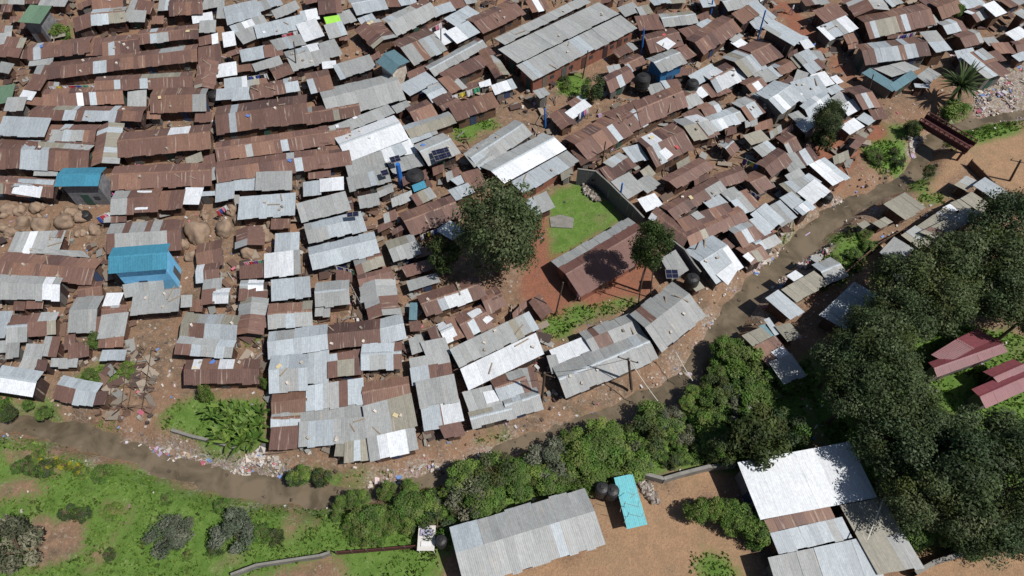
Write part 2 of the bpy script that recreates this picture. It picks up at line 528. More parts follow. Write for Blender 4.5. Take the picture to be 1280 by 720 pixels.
l M 3939 3846 4128 3833 4129 3950 3934 3962
l R 8 52 144 59 159 143 14 151
l R 4202 3380 4402 3362 4407 3522 4194 3535
l R 1891 204 2042 199 2054 291 1901 299
l R 250 620 352 620 366 745 255 735
l R 4661 688 4754 621 4746 716 4648 773
l D 6625 -104 6808 -97 6780 -19 6616 -27
l R 333 1202 555 1236 567 1335 340 1296
l R 9863 651 9985 602 9958 680 9841 730
l R 8748 174 8879 128 8853 246 8735 293
o 117 2608 83
o 275 2617 77
o 475 2592 92
o 308 2800 108
o 533 2817 117
o 1050 2717 83
o 900 2642 77
o 833 2767 125
o 1208 2875 75
o 67 2850 77
o 167 2900 75
o 375 2750 70
o 2833 2850 125
o 2500 2917 150
o 3350 2950 87
o 3417 2817 77
o 2908 2633 83
o 3108 3133 100
o 2300 3067 83
o 2400 3200 75
o 2983 2750 67
"""
import bpy, bmesh, math, random
from mathutils import Vector, Matrix, noise
from mathutils.geometry import tessellate_polygon
random.seed(7)
S = bpy.context.scene
COL = S.collection
# ---------------------------------------------------------------- camera
H = 60.0; PITCH = math.radians(57); F = 865.0
cam = bpy.data.cameras.new('camera'); cam.sensor_width = 36; cam.lens = F/1280*36
cam.clip_end = 3000; cam.clip_start = .5
co = bpy.data.objects.new('camera', cam); COL.objects.link(co)
co.location = (0, 0, H); co.rotation_euler = (math.pi/2-PITCH, 0, 0)
S.camera = co
fw = Vector((0, math.cos(PITCH), -math.sin(PITCH))); up = Vector((0, math.sin(PITCH), math.cos(PITCH)))
def P(x, y, z=0.0):
    "the place at height z that the photo shows at pixel x, y"
    d = fw + Vector((1, 0, 0))*((x-640)/F) + up*((360-y)/F)
    t = (z-H)/d.z
    return Vector((d.x*t, d.y*t, z))
def pix(p):
    v = Vector((p[0], p[1], p[2]-H)); dz = v.dot(fw)
    return 640+F*v.x/dz, 360-F*v.dot(up)/dz
# ---------------------------------------------------------------- light
w = bpy.data.worlds.new('World'); S.world = w; w.use_nodes = True
nt = w.node_tree; bg = nt.nodes['Background']
sky = nt.nodes.new('ShaderNodeTexSky'); sky.sky_type = 'NISHITA'; sky.sun_disc = False
ELEV = math.radians(57); SD = Vector((math.cos(math.radians(24)), -math.sin(math.radians(24)), 0))
sky.sun_elevation = ELEV; sky.sun_rotation = math.atan2(SD.x, SD.y)
nt.links.new(sky.outputs[0], bg.inputs[0]); bg.inputs[1].default_value = .06
sl = bpy.data.lights.new('sun', 'SUN'); sl.energy = 4.9; sl.angle = math.radians(.5); sl.color = (1, .96, .9)
so = bpy.data.objects.new('sun', sl); COL.objects.link(so)
sv = SD*math.cos(ELEV)+Vector((0, 0, math.sin(ELEV)))
so.rotation_euler = sv.to_track_quat('Z', 'Y').to_euler()
S.view_settings.view_transform = 'Standard'; S.view_settings.look = 'None'
S.view_settings.exposure = 0; S.view_settings.gamma = 1
S.cycles.max_bounces = 5; S.cycles.diffuse_bounces = 3
# ---------------------------------------------------------------- helpers
def tag(o, label=None, cat=None, group=None, kind=None):
    if label: o['label'] = label
    if cat: o['category'] = cat
    if group: o['group'] = group
    if kind: o['kind'] = kind
    return o
def empty(name, loc):
    o = bpy.data.objects.new(name, None); o.empty_display_size = .3; o.location = loc
    COL.objects.link(o); return o
class MB:
    def __init__(s): s.v = []; s.f = []; s.c = []; s.uv = []
    def face(s, pts, c=(1, 1, 1, 0), uv=None):
        n = len(s.v); s.v += [tuple(p) for p in pts]; s.f.append(tuple(range(n, n+len(pts))))
        s.c.append(c); s.uv += list(uv) if uv else [(p[0], p[2]) for p in pts]
    def slab(s, q, th, c=(1, 1, 1, 0), uv=None):
        "a sheet with top corners q (seen anticlockwise from above) and thickness th"
        dn = Vector((0, 0, -th)); b = [Vector(p)+dn for p in q]; n = len(q)
        s.face(q, c, uv); s.face(list(reversed(b)), c, list(reversed(uv)) if uv else None)
        for i in range(n):
            j = (i+1) % n
            s.face([b[i], b[j], q[j], q[i]], c, [uv[i], uv[j], uv[j], uv[i]] if uv else None)
    def box(s, c0, sx, sy, sz, rz=0, c=(1, 1, 1, 0), tilt=None):
        R = Matrix.Rotation(rz, 3, 'Z')
        if tilt: R = R @ tilt
        c0 = Vector(c0)
        k = [c0+R @ Vector((x*sx/2, y*sy/2, z*sz/2)) for z in (-1, 1) for x, y in ((-1, -1), (1, -1), (1, 1), (-1, 1))]
        for f in ((3, 2, 1, 0), (4, 5, 6, 7), (0, 1, 5, 4), (1, 2, 6, 5), (2, 3, 7, 6), (3, 0, 4, 7)):
            s.face([k[i] for i in f], c)
    def tube(s, a, b, r0, r1=None, n=7, c=(1, 1, 1, 0), caps=True):
        a = Vector(a); b = Vector(b); r1 = r0 if r1 is None else r1
        d = (b-a).normalized(); x = d.orthogonal().normalized(); y = d.cross(x)
        A = [a+(x*math.cos(t)+y*math.sin(t))*r0 for t in [2*math.pi*i/n for i in range(n)]]
        B = [b+(x*math.cos(t)+y*math.sin(t))*r1 for t in [2*math.pi*i/n for i in range(n)]]
        for i in range(n):
            j = (i+1) % n; s.face([A[i], A[j], B[j], B[i]], c)
        if caps: s.face(B, c); s.face(A[::-1], c)
    def mesh(s, name, mat, smooth=False, origin=None):
        m = bpy.data.meshes.new(name)
        vs = s.v if origin is None else [(a-origin[0], b-origin[1], c-origin[2]) for a, b, c in s.v]
        m.from_pydata(vs, [], s.f)
        ca = m.color_attributes.new('tint', 'FLOAT_COLOR', 'CORNER')
        flat = []
        for f, c in zip(s.f, s.c): flat += list(c)*len(f)
        ca.data.foreach_set('color', flat)
        ul = m.uv_layers.new(name='uv'); fl = []
        for u in s.uv: fl += [u[0], u[1]]
        ul.data.foreach_set('uv', fl)
        m.materials.append(mat)
        if smooth:
            m.polygons.foreach_set('use_smooth', [True]*len(m.polygons))
        return m
    def build(s, name, mat, parent=None, smooth=False, origin=None):
        o = bpy.data.objects.new(name, s.mesh(name, mat, smooth, origin)); COL.objects.link(o)
        if origin is not None and parent is None: o.location = origin
        if parent: o.parent = parent
        return o
# ---------------------------------------------------------------- materials
def newmat(name):
    m = bpy.data.materials.new(name); m.use_nodes = True
    t = m.node_tree; return m, t, t.nodes['Principled BSDF']
def N(t, ty, **k):
    n = t.nodes.new(ty)
    for a, b in k.items(): setattr(n, a, b)
    return n
def mixc(t, fac, a, b, mode='MIX'):
    n = N(t, 'ShaderNodeMix', data_type='RGBA', blend_type=mode)
    for s, v in ((n.inputs[0], fac), (n.inputs[6], a), (n.inputs[7], b)):
        if hasattr(v, 'links'): t.links.new(v, s)
        else: s.default_value = v if not isinstance(v, tuple) or len(v) == 4 else (*v, 1)
    return n.outputs[2]
def ramp(t, src, lo, hi, a=0., b=1.):
    n = N(t, 'ShaderNodeMapRange'); t.links.new(src, n.inputs[0])
    n.inputs[1].default_value = lo; n.inputs[2].default_value = hi; n.inputs[3].default_value = a; n.inputs[4].default_value = b
    return n.outputs[0]
def noise_(t, vec, scale, detail=4, rough=.6, dist=0):
    n = N(t, 'ShaderNodeTexNoise'); n.inputs['Scale'].default_value = scale; n.inputs['Detail'].default_value = detail
    n.inputs['Roughness'].default_value = rough; n.inputs['Distortion'].default_value = dist
    t.links.new(vec, n.inputs['Vector']); return n.outputs[0]
def sheet_mat(name, rough=.55, spec=.4, corr=True):
    "corrugated iron: base colour per sheet, rust streaks down the slope, dents"
    m, t, b = newmat(name)
    at = N(t, 'ShaderNodeAttribute', attribute_name='tint'); uv = N(t, 'ShaderNodeUVMap', uv_map='uv')
    geo = N(t, 'ShaderNodeTexCoord').outputs['Object']
    mp = N(t, 'ShaderNodeMapping'); mp.inputs['Scale'].default_value = (3.2, .5, 1); t.links.new(uv.outputs[0], mp.inputs[0])
    streak = noise_(t, mp.outputs[0], 1.6, 5, .65, .3)
    blot = noise_(t, geo, .55, 6, .7, .4)
    fine = noise_(t, geo, 5, 4, .7)
    mul = N(t, 'ShaderNodeMath', operation='MULTIPLY_ADD'); t.links.new(blot, mul.inputs[0]); mul.inputs[1].default_value = .9
    t.links.new(streak, mul.inputs[2])
    add = N(t, 'ShaderNodeMath', operation='ADD'); t.links.new(mul.outputs[0], add.inputs[0]); t.links.new(at.outputs['Alpha'], add.inputs[1])
    rust = ramp(t, add.outputs[0], 1.22, 1.5)
    rcol = mixc(t, ramp(t, fine, .3, .7), (.075, .040, .030, 1), (.20, .115, .075, 1))
    c = mixc(t, rust, at.outputs['Color'], rcol)
    mp2 = N(t, 'ShaderNodeMapping'); mp2.inputs['Scale'].default_value = (4.2, .28, 1); t.links.new(uv.outputs[0], mp2.inputs[0])
    s2 = noise_(t, mp2.outputs[0], 1.0, 3, .6, .2)
    pale = N(t, 'ShaderNodeMath', operation='MULTIPLY'); t.links.new(ramp(t, s2, .60, .68, 0, .65), pale.inputs[0]); t.links.new(ramp(t, at.outputs['Alpha'], -.12, -.05), pale.inputs[1])
    c = mixc(t, pale.outputs[0], c, (.40, .34, .29, 1))
    c = mixc(t, .8, c, mixc(t, ramp(t, streak, .3, .7), (.78, .78, .78, 1), (1.14, 1.13, 1.10, 1)), 'MULTIPLY')
    c = mixc(t, .55, c, mixc(t, ramp(t, fine, .35, .65), (.75, .73, .72, 1), (1.12, 1.12, 1.12, 1)), 'MULTIPLY')
    t.links.new(c, b.inputs['Base Color'])
    b.inputs['Roughness'].default_value = rough; b.inputs['Specular IOR Level'].default_value = spec
    bp = N(t, 'ShaderNodeBump'); bp.inputs['Strength'].default_value = .5; bp.inputs['Distance'].default_value = .05
    if corr:
        wv = N(t, 'ShaderNodeTexWave', wave_type='BANDS', bands_direction='X'); wv.inputs['Scale'].default_value = 1.9
        wv.inputs['Distortion'].default_value = .15
        t.links.new(uv.outputs[0], wv.inputs[0])
        ad = N(t, 'ShaderNodeMath', operation='MULTIPLY_ADD'); t.links.new(wv.outputs[1], ad.inputs[0]); ad.inputs[1].default_value = .22
        t.links.new(blot, ad.inputs[2]); t.links.new(ad.outputs[0], bp.inputs['Height'])
    else: t.links.new(blot, bp.inputs['Height'])
    t.links.new(bp.outputs[0], b.inputs['Normal'])
    return m
def plain(name, c1, c2=None, scale=3., rough=.8, tint=False, bump=.3, spec=.3):
    m, t, b = newmat(name); geo = N(t, 'ShaderNodeTexCoord').outputs['Object']
    n = noise_(t, geo, scale, 6, .65); c2 = c2 or tuple(x*.6 for x in c1)
    c = mixc(t, ramp(t, n, .3, .7), (*c1, 1), (*c2, 1))
    if tint:
        at = N(t, 'ShaderNodeAttribute', attribute_name='tint'); c = mixc(t, 1, c, at.outputs['Color'], 'MULTIPLY')
    t.links.new(c, b.inputs['Base Color']); b.inputs['Roughness'].default_value = rough; b.inputs['Specular IOR Level'].default_value = spec
    if bump:
        bp = N(t, 'ShaderNodeBump'); bp.inputs['Strength'].default_value = bump; bp.inputs['Distance'].default_value = .1
        t.links.new(n, bp.inputs['Height']); t.links.new(bp.outputs[0], b.inputs['Normal'])
    return m
M = {}
M['sheet'] = sheet_mat('corrugated_iron')
M['white'] = sheet_mat('new_iron', .5, .5)
M['wall'] = sheet_mat('iron_wall', .7, .2)
M['mud'] = plain('mud_wall', (.15, .085, .055), (.08, .05, .035), 2.5)
M['brick'] = plain('brick_wall', (.27, .11, .075), (.16, .07, .05), 4)
M['kB'] = plain('blue_wall', (.03, .14, .30), (.02, .09, .2), 1.5)
M['kC'] = plain('sky_blue_wall', (.20, .52, .80), (.13, .40, .66), 1.5)
M['kW'] = plain('white_wall', (.6, .56, .5), (.35, .28, .22), 2)
M['kK'] = plain('grey_wall', (.22, .22, .23), (.1, .1, .11), 2)
M['kO'] = plain('render_wall', (.45, .29, .17), (.3, .17, .1), 2)
M['kR'] = M['brick']
M['door'] = plain('door_paint', (1, 1, 1), (.7, .7, .7), 3, tint=True)
M['dark'] = plain('black_plastic', (.018, .018, .02), (.03, .03, .03), 6, .45)
M['pole'] = plain('weathered_timber', (.12, .085, .06), (.06, .045, .035), 5)
M['rock'] = plain('boulder_rock', (.33, .24, .17), (.17, .12, .09), 1.1, .9, bump=1)
M['cloth'] = plain('cloth', (1, 1, 1), (.75, .75, .75), 6, tint=True)
M['litter'] = plain('litter', (1, 1, 1), (.8, .8, .8), 9, tint=True, bump=0)
M['bark'] = plain('bark', (.16, .11, .08), (.08, .055, .04), 6)
M['blue'] = plain('blue_pipe', (.02, .12, .42), (.03, .16, .5), 4, .5)
M['panel'] = plain('solar_cells', (.015, .018, .05), (.01, .012, .03), 4, .2, bump=0, spec=.6)
M['wire'] = plain('wire', (.02, .02, .02), (.03, .03, .03), 4)
M['cable'] = plain('pale_cable', (.6, .58, .52), (.5, .48, .42), 4)
M["concrete"] = plain("concrete", (.25, .24, .22), (.15, .145, .13), 1.3)
M['redmetal'] = plain('oxide_metal', (.11, .035, .035), (.06, .022, .022), 2)
M['stone'] = plain('rubble_stone', (.42, .38, .34), (.24, .21, .19), 3, tint=True)
def leaf_mat(name):
    m, t, b = newmat(name); at = N(t, 'ShaderNodeAttribute', attribute_name='tint')
    oi = N(t, 'ShaderNodeObjectInfo'); c = mixc(t, 1, at.outputs['Color'], mixc(t, oi.outputs['Random'], (.8, .86, .85, 1), (1.2, 1.1, 1.0, 1)), 'MULTIPLY')
    t.links.new(c, b.inputs['Base Color']); b.inputs['Roughness'].default_value = .6; b.inputs['Specular IOR Level'].default_value = .25
    tr = N(t, 'ShaderNodeBsdfTranslucent'); t.links.new(c, tr.inputs[0])
    mx = N(t, 'ShaderNodeMixShader'); mx.inputs[0].default_value = .3
    t.links.new(b.outputs[0], mx.inputs[1]); t.links.new(tr.outputs[0], mx.inputs[2])
    t.links.new(mx.outputs[0], t.nodes['Material Output'].inputs[0]); return m
M['leaf'] = leaf_mat('leaves')
# ---------------------------------------------------------------- ground zones
def inpoly(x, y, poly):
    c = False; n = len(poly); j = n-1
    for i in range(n):
        xi, yi = poly[i]; xj, yj = poly[j]
        if (yi > y) != (yj > y) and x < (xj-xi)*(y-yi)/(yj-yi)+xi: c = not c
        j = i
    return c
RIV = [(-60,540,12),(20,528,9),(60,537,11),(100,545,12),(150,560,12),(183,573,12),(250,595,13),(320,610,14),(400,619,13),(440,621,10),(500,608,7),(560,592,7),(622,568,8),(680,545,9),(752,524,10),(788,511,13),(830,497,15),(858,478,14),(882,438,13),(915,397,15),(942,363,15),(963,343,14),(997,313,15),(1038,273,14),(1067,257,12),(1093,245,11),(1123,231,10),(1140,218,10),(1148,200,11),(1160,182,11),(1180,165,12),(1230,150,8),(1300,140,8)]
RW = [(P(x, y, -1.2), r/10.6) for x, y, r in RIV]
def rivd(x, y):
    best = 99
    for (a, ra), (b, rb) in zip(RW, RW[1:]):
        dx, dy = b.x-a.x, b.y-a.y; t = max(0, min(1, ((x-a.x)*dx+(y-a.y)*dy)/(dx*dx+dy*dy)))
        d = math.hypot(x-a.x-t*dx, y-a.y-t*dy)-(ra+(rb-ra)*t)
        if d < best: best = d
    return best
def zone(pts): return [tuple(P(x, y, 0).xy) for x, y in pts]
GRASS = [zone(z) for z in (
 [(-60,546),(20,544),(60,549),(110,554),(150,570),(230,604),(330,625),(420,634),(470,628),(520,612),(600,588),(640,572),(760,540),(850,512),(880,470),(895,440),(960,455),(1000,480),(1020,560),(925,590),(850,585),(800,590),(770,605),(700,612),(600,650),(560,690),(420,692),(300,722),(240,790),(-60,800)],
 [(-60,492),(0,492),(60,503),(72,520),(40,526),(-60,522)],
 [(205,545),(200,520),(225,497),(330,500),(334,560),(300,563),(250,552)],
 [(240,560),(300,570),(285,585),(240,575)], [(318,580),(360,578),(365,592),(325,592)], [(380,582),(400,582),(400,594),(382,592)], [(590,546),(645,536),(645,548),(600,556)], [(700,520),(740,512),(735,520),(705,528)],
 [(100,458),(165,456),(178,470),(140,488),(100,475)], [(110,524),(140,522),(144,536),(115,537)],
 [(686,240),(722,226),(740,232),(782,272),(740,300),(700,318),(678,330),(690,300),(686,270)],
 [(674,400),(700,388),(790,372),(800,384),(740,400),(680,430)],
 [(1070,178),(1135,173),(1137,215),(1092,214)], [(1022,318),(1062,278),(1082,300),(1070,312),(1042,330)],
 [(1140,245),(1178,240),(1180,254),(1145,252)], [(1100,158),(1150,152),(1155,180),(1140,176)],
 [(1180,135),(1230,150),(1280,148),(1280,160),(1190,190)], [(1140,240),(1150,205),(1165,215),(1160,240)],
 [(1030,345),(1090,300),(1098,310),(1050,360)],
 [(430,700),(540,680),(560,730),(420,740)], [(865,690),(910,690),(925,730),(860,730)],
 [(960,470),(1010,500),(1040,560),(1100,640),(1150,690),(1300,680),(1300,420),(1120,400)],
 [(60,30),(80,30),(92,50),(65,52)], [(690,92),(730,92),(740,122),(700,118)], [(568,150),(600,140),(630,158),(570,180)],
 [(318,400),(330,430),(300,440)], [(0,385),(10,400),(0,420)], [(332,602),(420,592),(500,585),(480,600),(380,606)], [(980,285),(1000,280),(992,295),(980,298)])]
SAND = [zone(z) for z in ([(740,618),(830,612),(850,625),(920,665),(945,700),(900,760),(540,760),(560,722),(765,690)],
 [(830,600),(850,590),(900,575),(920,585),(900,615),(850,620)], [(1200,200),(1290,170),(1290,250),(1240,225)],
 [(1130,690),(1290,680),(1290,760),(1130,760)], [(440,660),(560,670),(560,690),(430,700)], [(1150,200),(1215,175),(1290,160),(1290,172),(1220,190),(1170,240),(1140,250)])]
RED = [zone(z) for z in ([(660,275),(690,270),(690,320),(730,300),(790,290),(820,320),(810,372),(700,390),(672,405),(650,380)],
 [(1040,150),(1090,150),(1130,190),(1080,180),(1050,240),(1000,215)], [(960,0),(985,0),(1030,60),(1075,100),(1080,120),(1040,80),(1000,50)],
 [(1040,330),(1068,312),(1078,330),(1050,345)])]
TRASH = [zone(z) for z in ([(440,600),(500,588),(560,572),(640,552),(700,536),(715,528),(720,534),(700,548),(620,566),(540,592),(480,606)],
 [(720,528),(780,508),(830,488),(862,450),(880,405),(892,388),(905,380),(890,420),(866,470),(805,508),(730,534)],
 [(940,330),(1000,290),(1060,240),(1070,250),(1000,300),(950,345)], [(1215,95),(1290,70),(1290,150),(1220,135)],
 [(140,545),(215,560),(300,580),(340,570),(400,598),(300,600),(200,575)], [(1135,170),(1160,165),(1150,195)],
 [(930,395),(965,350),(1040,300),(1045,310),(960,380)], [(300,575),(330,560),(330,600),(300,600)])]
BARE = [zone(z) for z in ([(25,655),(60,640),(110,655),(105,695),(60,710),(30,700)], [(128,622),(150,618),(168,632),(150,645),(130,640)], [(-10,600),(40,598),(62,612),(50,624),(-10,622)],
 [(168,640),(176,644),(140,690),(110,725),(100,722),(130,688)], [(355,645),(372,640),(400,648),(395,660),(372,655),(362,690),(354,670)], [(196,655),(215,632),(220,636),(205,658)], [(55,556),(100,556),(150,572),(120,580),(60,566)], [(0,560),(40,565),(90,590),(60,592),(0,575)])]
def near(z, x, y): return any(inpoly(x, y, p) for p in z)
BB = {}
def boxes(z):
    k = id(z)
    if k not in BB: BB[k] = [(min(a for a, b in p), max(a for a, b in p), min(b for a, b in p), max(b for a, b in p), p) for p in z]
    return BB[k]
def inz(z, x, y):
    for a, b, c, d, p in boxes(z):
        if a <= x <= b and c <= y <= d and inpoly(x, y, p): return True
    return False
def gz(x, y):
    "height of the ground"
    d = rivd(x, y)
    k = max(0., min(1., (d+.95)/2.7)); k = k*k*(3-2*k)
    h = -1.6*(1-k)
    if d < 1.5: h += .40*noise.noise((x*.55, y*.55, 21))*min(1, (1.5-d))+.18*noise.noise((x*1.9, y*1.9, 22))*min(1, 1.5-d)
    return h
# ground: fine grid in view, coarse skirt beyond
def ground():
    X0, X1, Y0, Y1, st = -92, 92, -2, 112, .5
    nx = int((X1-X0)/st); ny = int((Y1-Y0)/st)
    v = []; g = []; f = []
    def xs(i): return X0+i*st
    for j in range(ny+1):
        for i in range(nx+1):
            x = X0+i*st; y = Y0+j*st
            wx = x+noise.noise((x*.5, y*.5, 3))*1.1+noise.noise((x*1.7, y*1.7, 5))*.5
            wy = y+noise.noise((x*.5, y*.5, 9))*1.1+noise.noise((x*1.7, y*1.7, 11))*.5
            z = gz(x, y)
            n1 = noise.noise((x*.8, y*.8, 1)); n2 = noise.noise((x*.25, y*.25, 2))
            edge = i in (0, nx) or j in (0, ny)
            d = rivd(wx, wy)
            gr = 1. if inz(GRASS, wx, wy) and not inz(BARE, wx, wy) else 0.
            sa = 1. if inz(SAND, wx, wy) else 0.; rd = 1. if inz(RED, wx, wy) else 0.
            tr = 1. if inz(TRASH, wx, wy) or (0 < d < .8 and n1 > .1) else 0.
            rough = .16 if not (sa or rd) else .04
            if not edge: z += n1*rough*.6+noise.noise((x*2.3, y*2.3, 8))*rough*.5+max(0, n2)*.0+(tr*abs(noise.noise((x*3, y*3, 4)))*.3)
            v.append((x, y, z if not edge else gz(x, y))); g.append((gr, sa, rd, tr))
    for j in range(ny):
        for i in range(nx):
            a = j*(nx+1)+i; f.append((a, a+1, a+nx+2, a+nx+1))
    for _ in range(4):
        g2 = list(g)
        for j in range(1, ny):
            for i in range(1, nx):
                a = j*(nx+1)+i; nb = (g2[a], g2[a], g2[a-1], g2[a+1], g2[a-nx-1], g2[a+nx+1]); g[a] = tuple(sum(q[k] for q in nb)/6 for k in range(4))
    # skirt
    def ring(pts_in, pts_out):
        pass
    BIG = 1500
    def vi(x, y, z=0.):
        v.append((x, y, z)); g.append((0.35, 0, 0, 0)); return len(v)-1
    o = [vi(-BIG, -BIG), vi(BIG, -BIG), vi(BIG, BIG), vi(-BIG, BIG)]
    bot = [i for i in range(nx+1)]; top = [ny*(nx+1)+i for i in range(nx+1)]
    lef = [j*(nx+1) for j in range(ny+1)]; rig = [j*(nx+1)+nx for j in range(ny+1)]
    for L, (p, q) in ((bot, (0, 1)), (rig, (1, 2)), (top[::-1], (2, 3)), (lef[::-1], (3, 0))):
        m = len(L)//2
        for i in range(len(L)-1):
            f.append((L[i+1], L[i], o[p] if i < m else o[q]))
        f.append((L[m], o[p], o[q]))
    me = bpy.data.meshes.new('ground'); me.from_pydata(v, [], f)
    ca = me.color_attributes.new('zone', 'FLOAT_COLOR', 'POINT'); fl = []
    for a in g: fl += list(a)
    ca.data.foreach_set('color', fl)
    me.polygons.foreach_set('use_smooth', [True]*len(me.polygons))
    m, t, b = newmat('ground_soil'); at = N(t, 'ShaderNodeAttribute', attribute_name='zone')
    sp = N(t, 'ShaderNodeSeparateColor'); t.links.new(at.outputs[0], sp.inputs[0])
    geo = N(t, 'ShaderNodeTexCoord').outputs['Object']
    big = noise_(t, geo, .18, 5, .6); mid = noise_(t, geo, .9, 7, .7, .3); fine = noise_(t, geo, 4.5, 6, .75)
    dirt = mixc(t, ramp(t, mid, .35, .62), (.29, .19, .125, 1), (.13, .095, .07, 1))
    dirt = mixc(t, ramp(t, big, .42, .65), dirt, (.26, .155, .10, 1))
    dirt = mixc(t, ramp(t, noise_(t, geo, 1.9, 8, .75, .6), .56, .66), dirt, (.34, .28, .22, 1))
    sand = mixc(t, ramp(t, mid, .3, .7), (.38, .24, .145, 1), (.27, .175, .11, 1))
    sand = mixc(t, ramp(t, big, .5, .68), sand, (.27, .195, .12, 1))
    red = mixc(t, ramp(t, mid, .3, .7), (.30, .125, .08, 1), (.20, .095, .062, 1))
    gras = mixc(t, ramp(t, mid, .32, .62), (.07, .145, .025, 1), (.135, .215, .05, 1))
    gras = mixc(t, ramp(t, big, .55, .70), gras, (.19, .18, .09, 1))
    vor = N(t, 'ShaderNodeTexVoronoi'); vor.inputs['Scale'].default_value = 3.2; t.links.new(geo, vor.inputs['Vector'])
    hs = N(t, 'ShaderNodeHueSaturation'); hs.inputs['Saturation'].default_value = .25; hs.inputs['Value'].default_value = .55
    t.links.new(vor.outputs['Color'], hs.inputs['Color'])
    trash = mixc(t, ramp(t, fine, .42, .62), (.24, .17, .125, 1), mixc(t, .55, (.33, .29, .25, 1), hs.outputs[0]))
    def msk(src, wob=1.5):
        a = N(t, 'ShaderNodeMath', operation='MULTIPLY_ADD'); t.links.new(fine, a.inputs[0]); a.inputs[1].default_value = wob; t.links.new(src, a.inputs[2])
        a2 = N(t, 'ShaderNodeMath', operation='MULTIPLY_ADD'); t.links.new(mid, a2.inputs[0]); a2.inputs[1].default_value = 1.3; t.links.new(a.outputs[0], a2.inputs[2])
        return ramp(t, a2.outputs[0], .5+wob*.5+.65-.3, .5+wob*.5+.65+.3)
    c = mixc(t, msk(sp.outputs[1]), dirt, sand); c = mixc(t, msk(sp.outputs[2]), c, red)
    c = mixc(t, msk(sp.outputs[0]), c, gras); c = mixc(t, msk(at.outputs['Alpha']), c, trash)
    c = mixc(t, .7, c, mixc(t, ramp(t, fine, .3, .7), (.7, .7, .7, 1), (1.2, 1.2, 1.2, 1)), 'MULTIPLY')
    # scattered pale litter and stones
    v2 = N(t, 'ShaderNodeTexVoronoi'); v2.inputs['Scale'].default_value = 1.7; t.links.new(geo, v2.inputs['Vector'])
    t.links.new(c, b.inputs['Base Color']); b.inputs['Roughness'].default_value = .95; b.inputs['Specular IOR Level'].default_value = .1
    bp = N(t, 'ShaderNodeBump'); bp.inputs['Strength'].default_value = .8; bp.inputs['Distance'].default_value = .15
    t.links.new(fine, bp.inputs['Height']); t.links.new(bp.outputs[0], b.inputs['Normal'])
    me.materials.append(m)
    o = bpy.data.objects.new('ground', me); COL.objects.link(o); tag(o, kind='structure')
    # water
    mb = MB(); L = []; R = []
    for i, (p, r) in enumerate(RW):
        a = RW[max(0, i-1)][0]; b2 = RW[min(len(RW)-1, i+1)][0]; d = (b2-a).normalized(); n = Vector((-d.y, d.x, 0))*(r+1.1)
        L.append(Vector((p.x, p.y, -1.2))+n); R.append(Vector((p.x, p.y, -1.2))-n)
    for i in range(len(L)-1): mb.face([R[i], R[i+1], L[i+1], L[i]])
    m, t, b = newmat('river_water'); geo = N(t, 'ShaderNodeTexCoord').outputs['Object']
    n1 = noise_(t, geo, .35, 5, .6, .5); n2 = noise_(t, geo, 3, 3, .6)
    t.links.new(mixc(t, ramp(t, n1, .38, .6), (.085, .068, .045, 1), (.165, .13, .09, 1)), b.inputs['Base Color'])
    b.inputs['Roughness'].default_value = .22; b.inputs['Specular IOR Level'].default_value = .35
    bp = N(t, 'ShaderNodeBump'); bp.inputs['Strength'].default_value = .15; t.links.new(n2, bp.inputs['Height']); t.links.new(bp.outputs[0], b.inputs['Normal'])
    tag(mb.build('river', m), kind='structure')
ground()
# ---------------------------------------------------------------- dwellings
BASE = {'R': (.148, .086, .070), 'M': (.26, .22, .20), 'G': (.295, .31, .315), 'L': (.365, .41, .45), 'W': (.60, .635, .68), 'D': (.25, .24, .20),
        'U': (.05, .22, .33), 'E': (.12, .20, .135), 'T': (.11, .20, .24), 'P': (.17, .048, .06), 'Y': (.30, .62, .08), 'C': (.12, .44, .50), 'S': (.15, .075, .062)}
# alpha = readiness to rust
PAL = {'R': [('R', .62), ('r2', .22), ('r3', .09), ('G', .03), ('D', .03), ('W', .01)],
       'M': [('R', .30), ('r2', .12), ('G', .30), ('L', .10), ('D', .15), ('W', .03)],
       'G': [('G', .84), ('L', .08), ('D', .04), ('R', .04)], 'L': [('L', .86), ('G', .09), ('W', .03), ('R', .02)],
       'H': [('G', .95), ('L', .05)], 'K': [('L', .95), ('G', .05)], 'W': [('W', .92), ('L', .08)], 'D': [('D', .85), ('G', .12), ('R', .03)]}
EXT = {'r2': (.20, .115, .085), 'r3': (.105, .062, .055)}
RUSTY = {'R': .05, 'r2': .0, 'r3': .0, 'G': -.02, 'L': -.2, 'W': -.4, 'D': .02, 'M': 0}
def pick(code, rnd):
    if code not in PAL: return code
    x = rnd.random(); s = 0
    for k, p in PAL[code]:
        s += p
        if x < s: return k
    return PAL[code][0][0]
def colour(k, rnd, base_shift):
    c = BASE.get(k) or EXT[k]; v = base_shift*rnd.uniform(.9, 1.1)
    if k in 'UETPYC': return (c[0]*v, c[1]*v, c[2]*v, -.6)
    return (min(.85, c[0]*v), min(.85, c[1]*v), min(.85, c[2]*v), RUSTY.get(k, -.3)+rnd.uniform(-.08, .08))
def bil(q, u, v):
    a = q[0].lerp(q[1], u); b = q[3].lerp(q[2], u); return a.lerp(b, v)
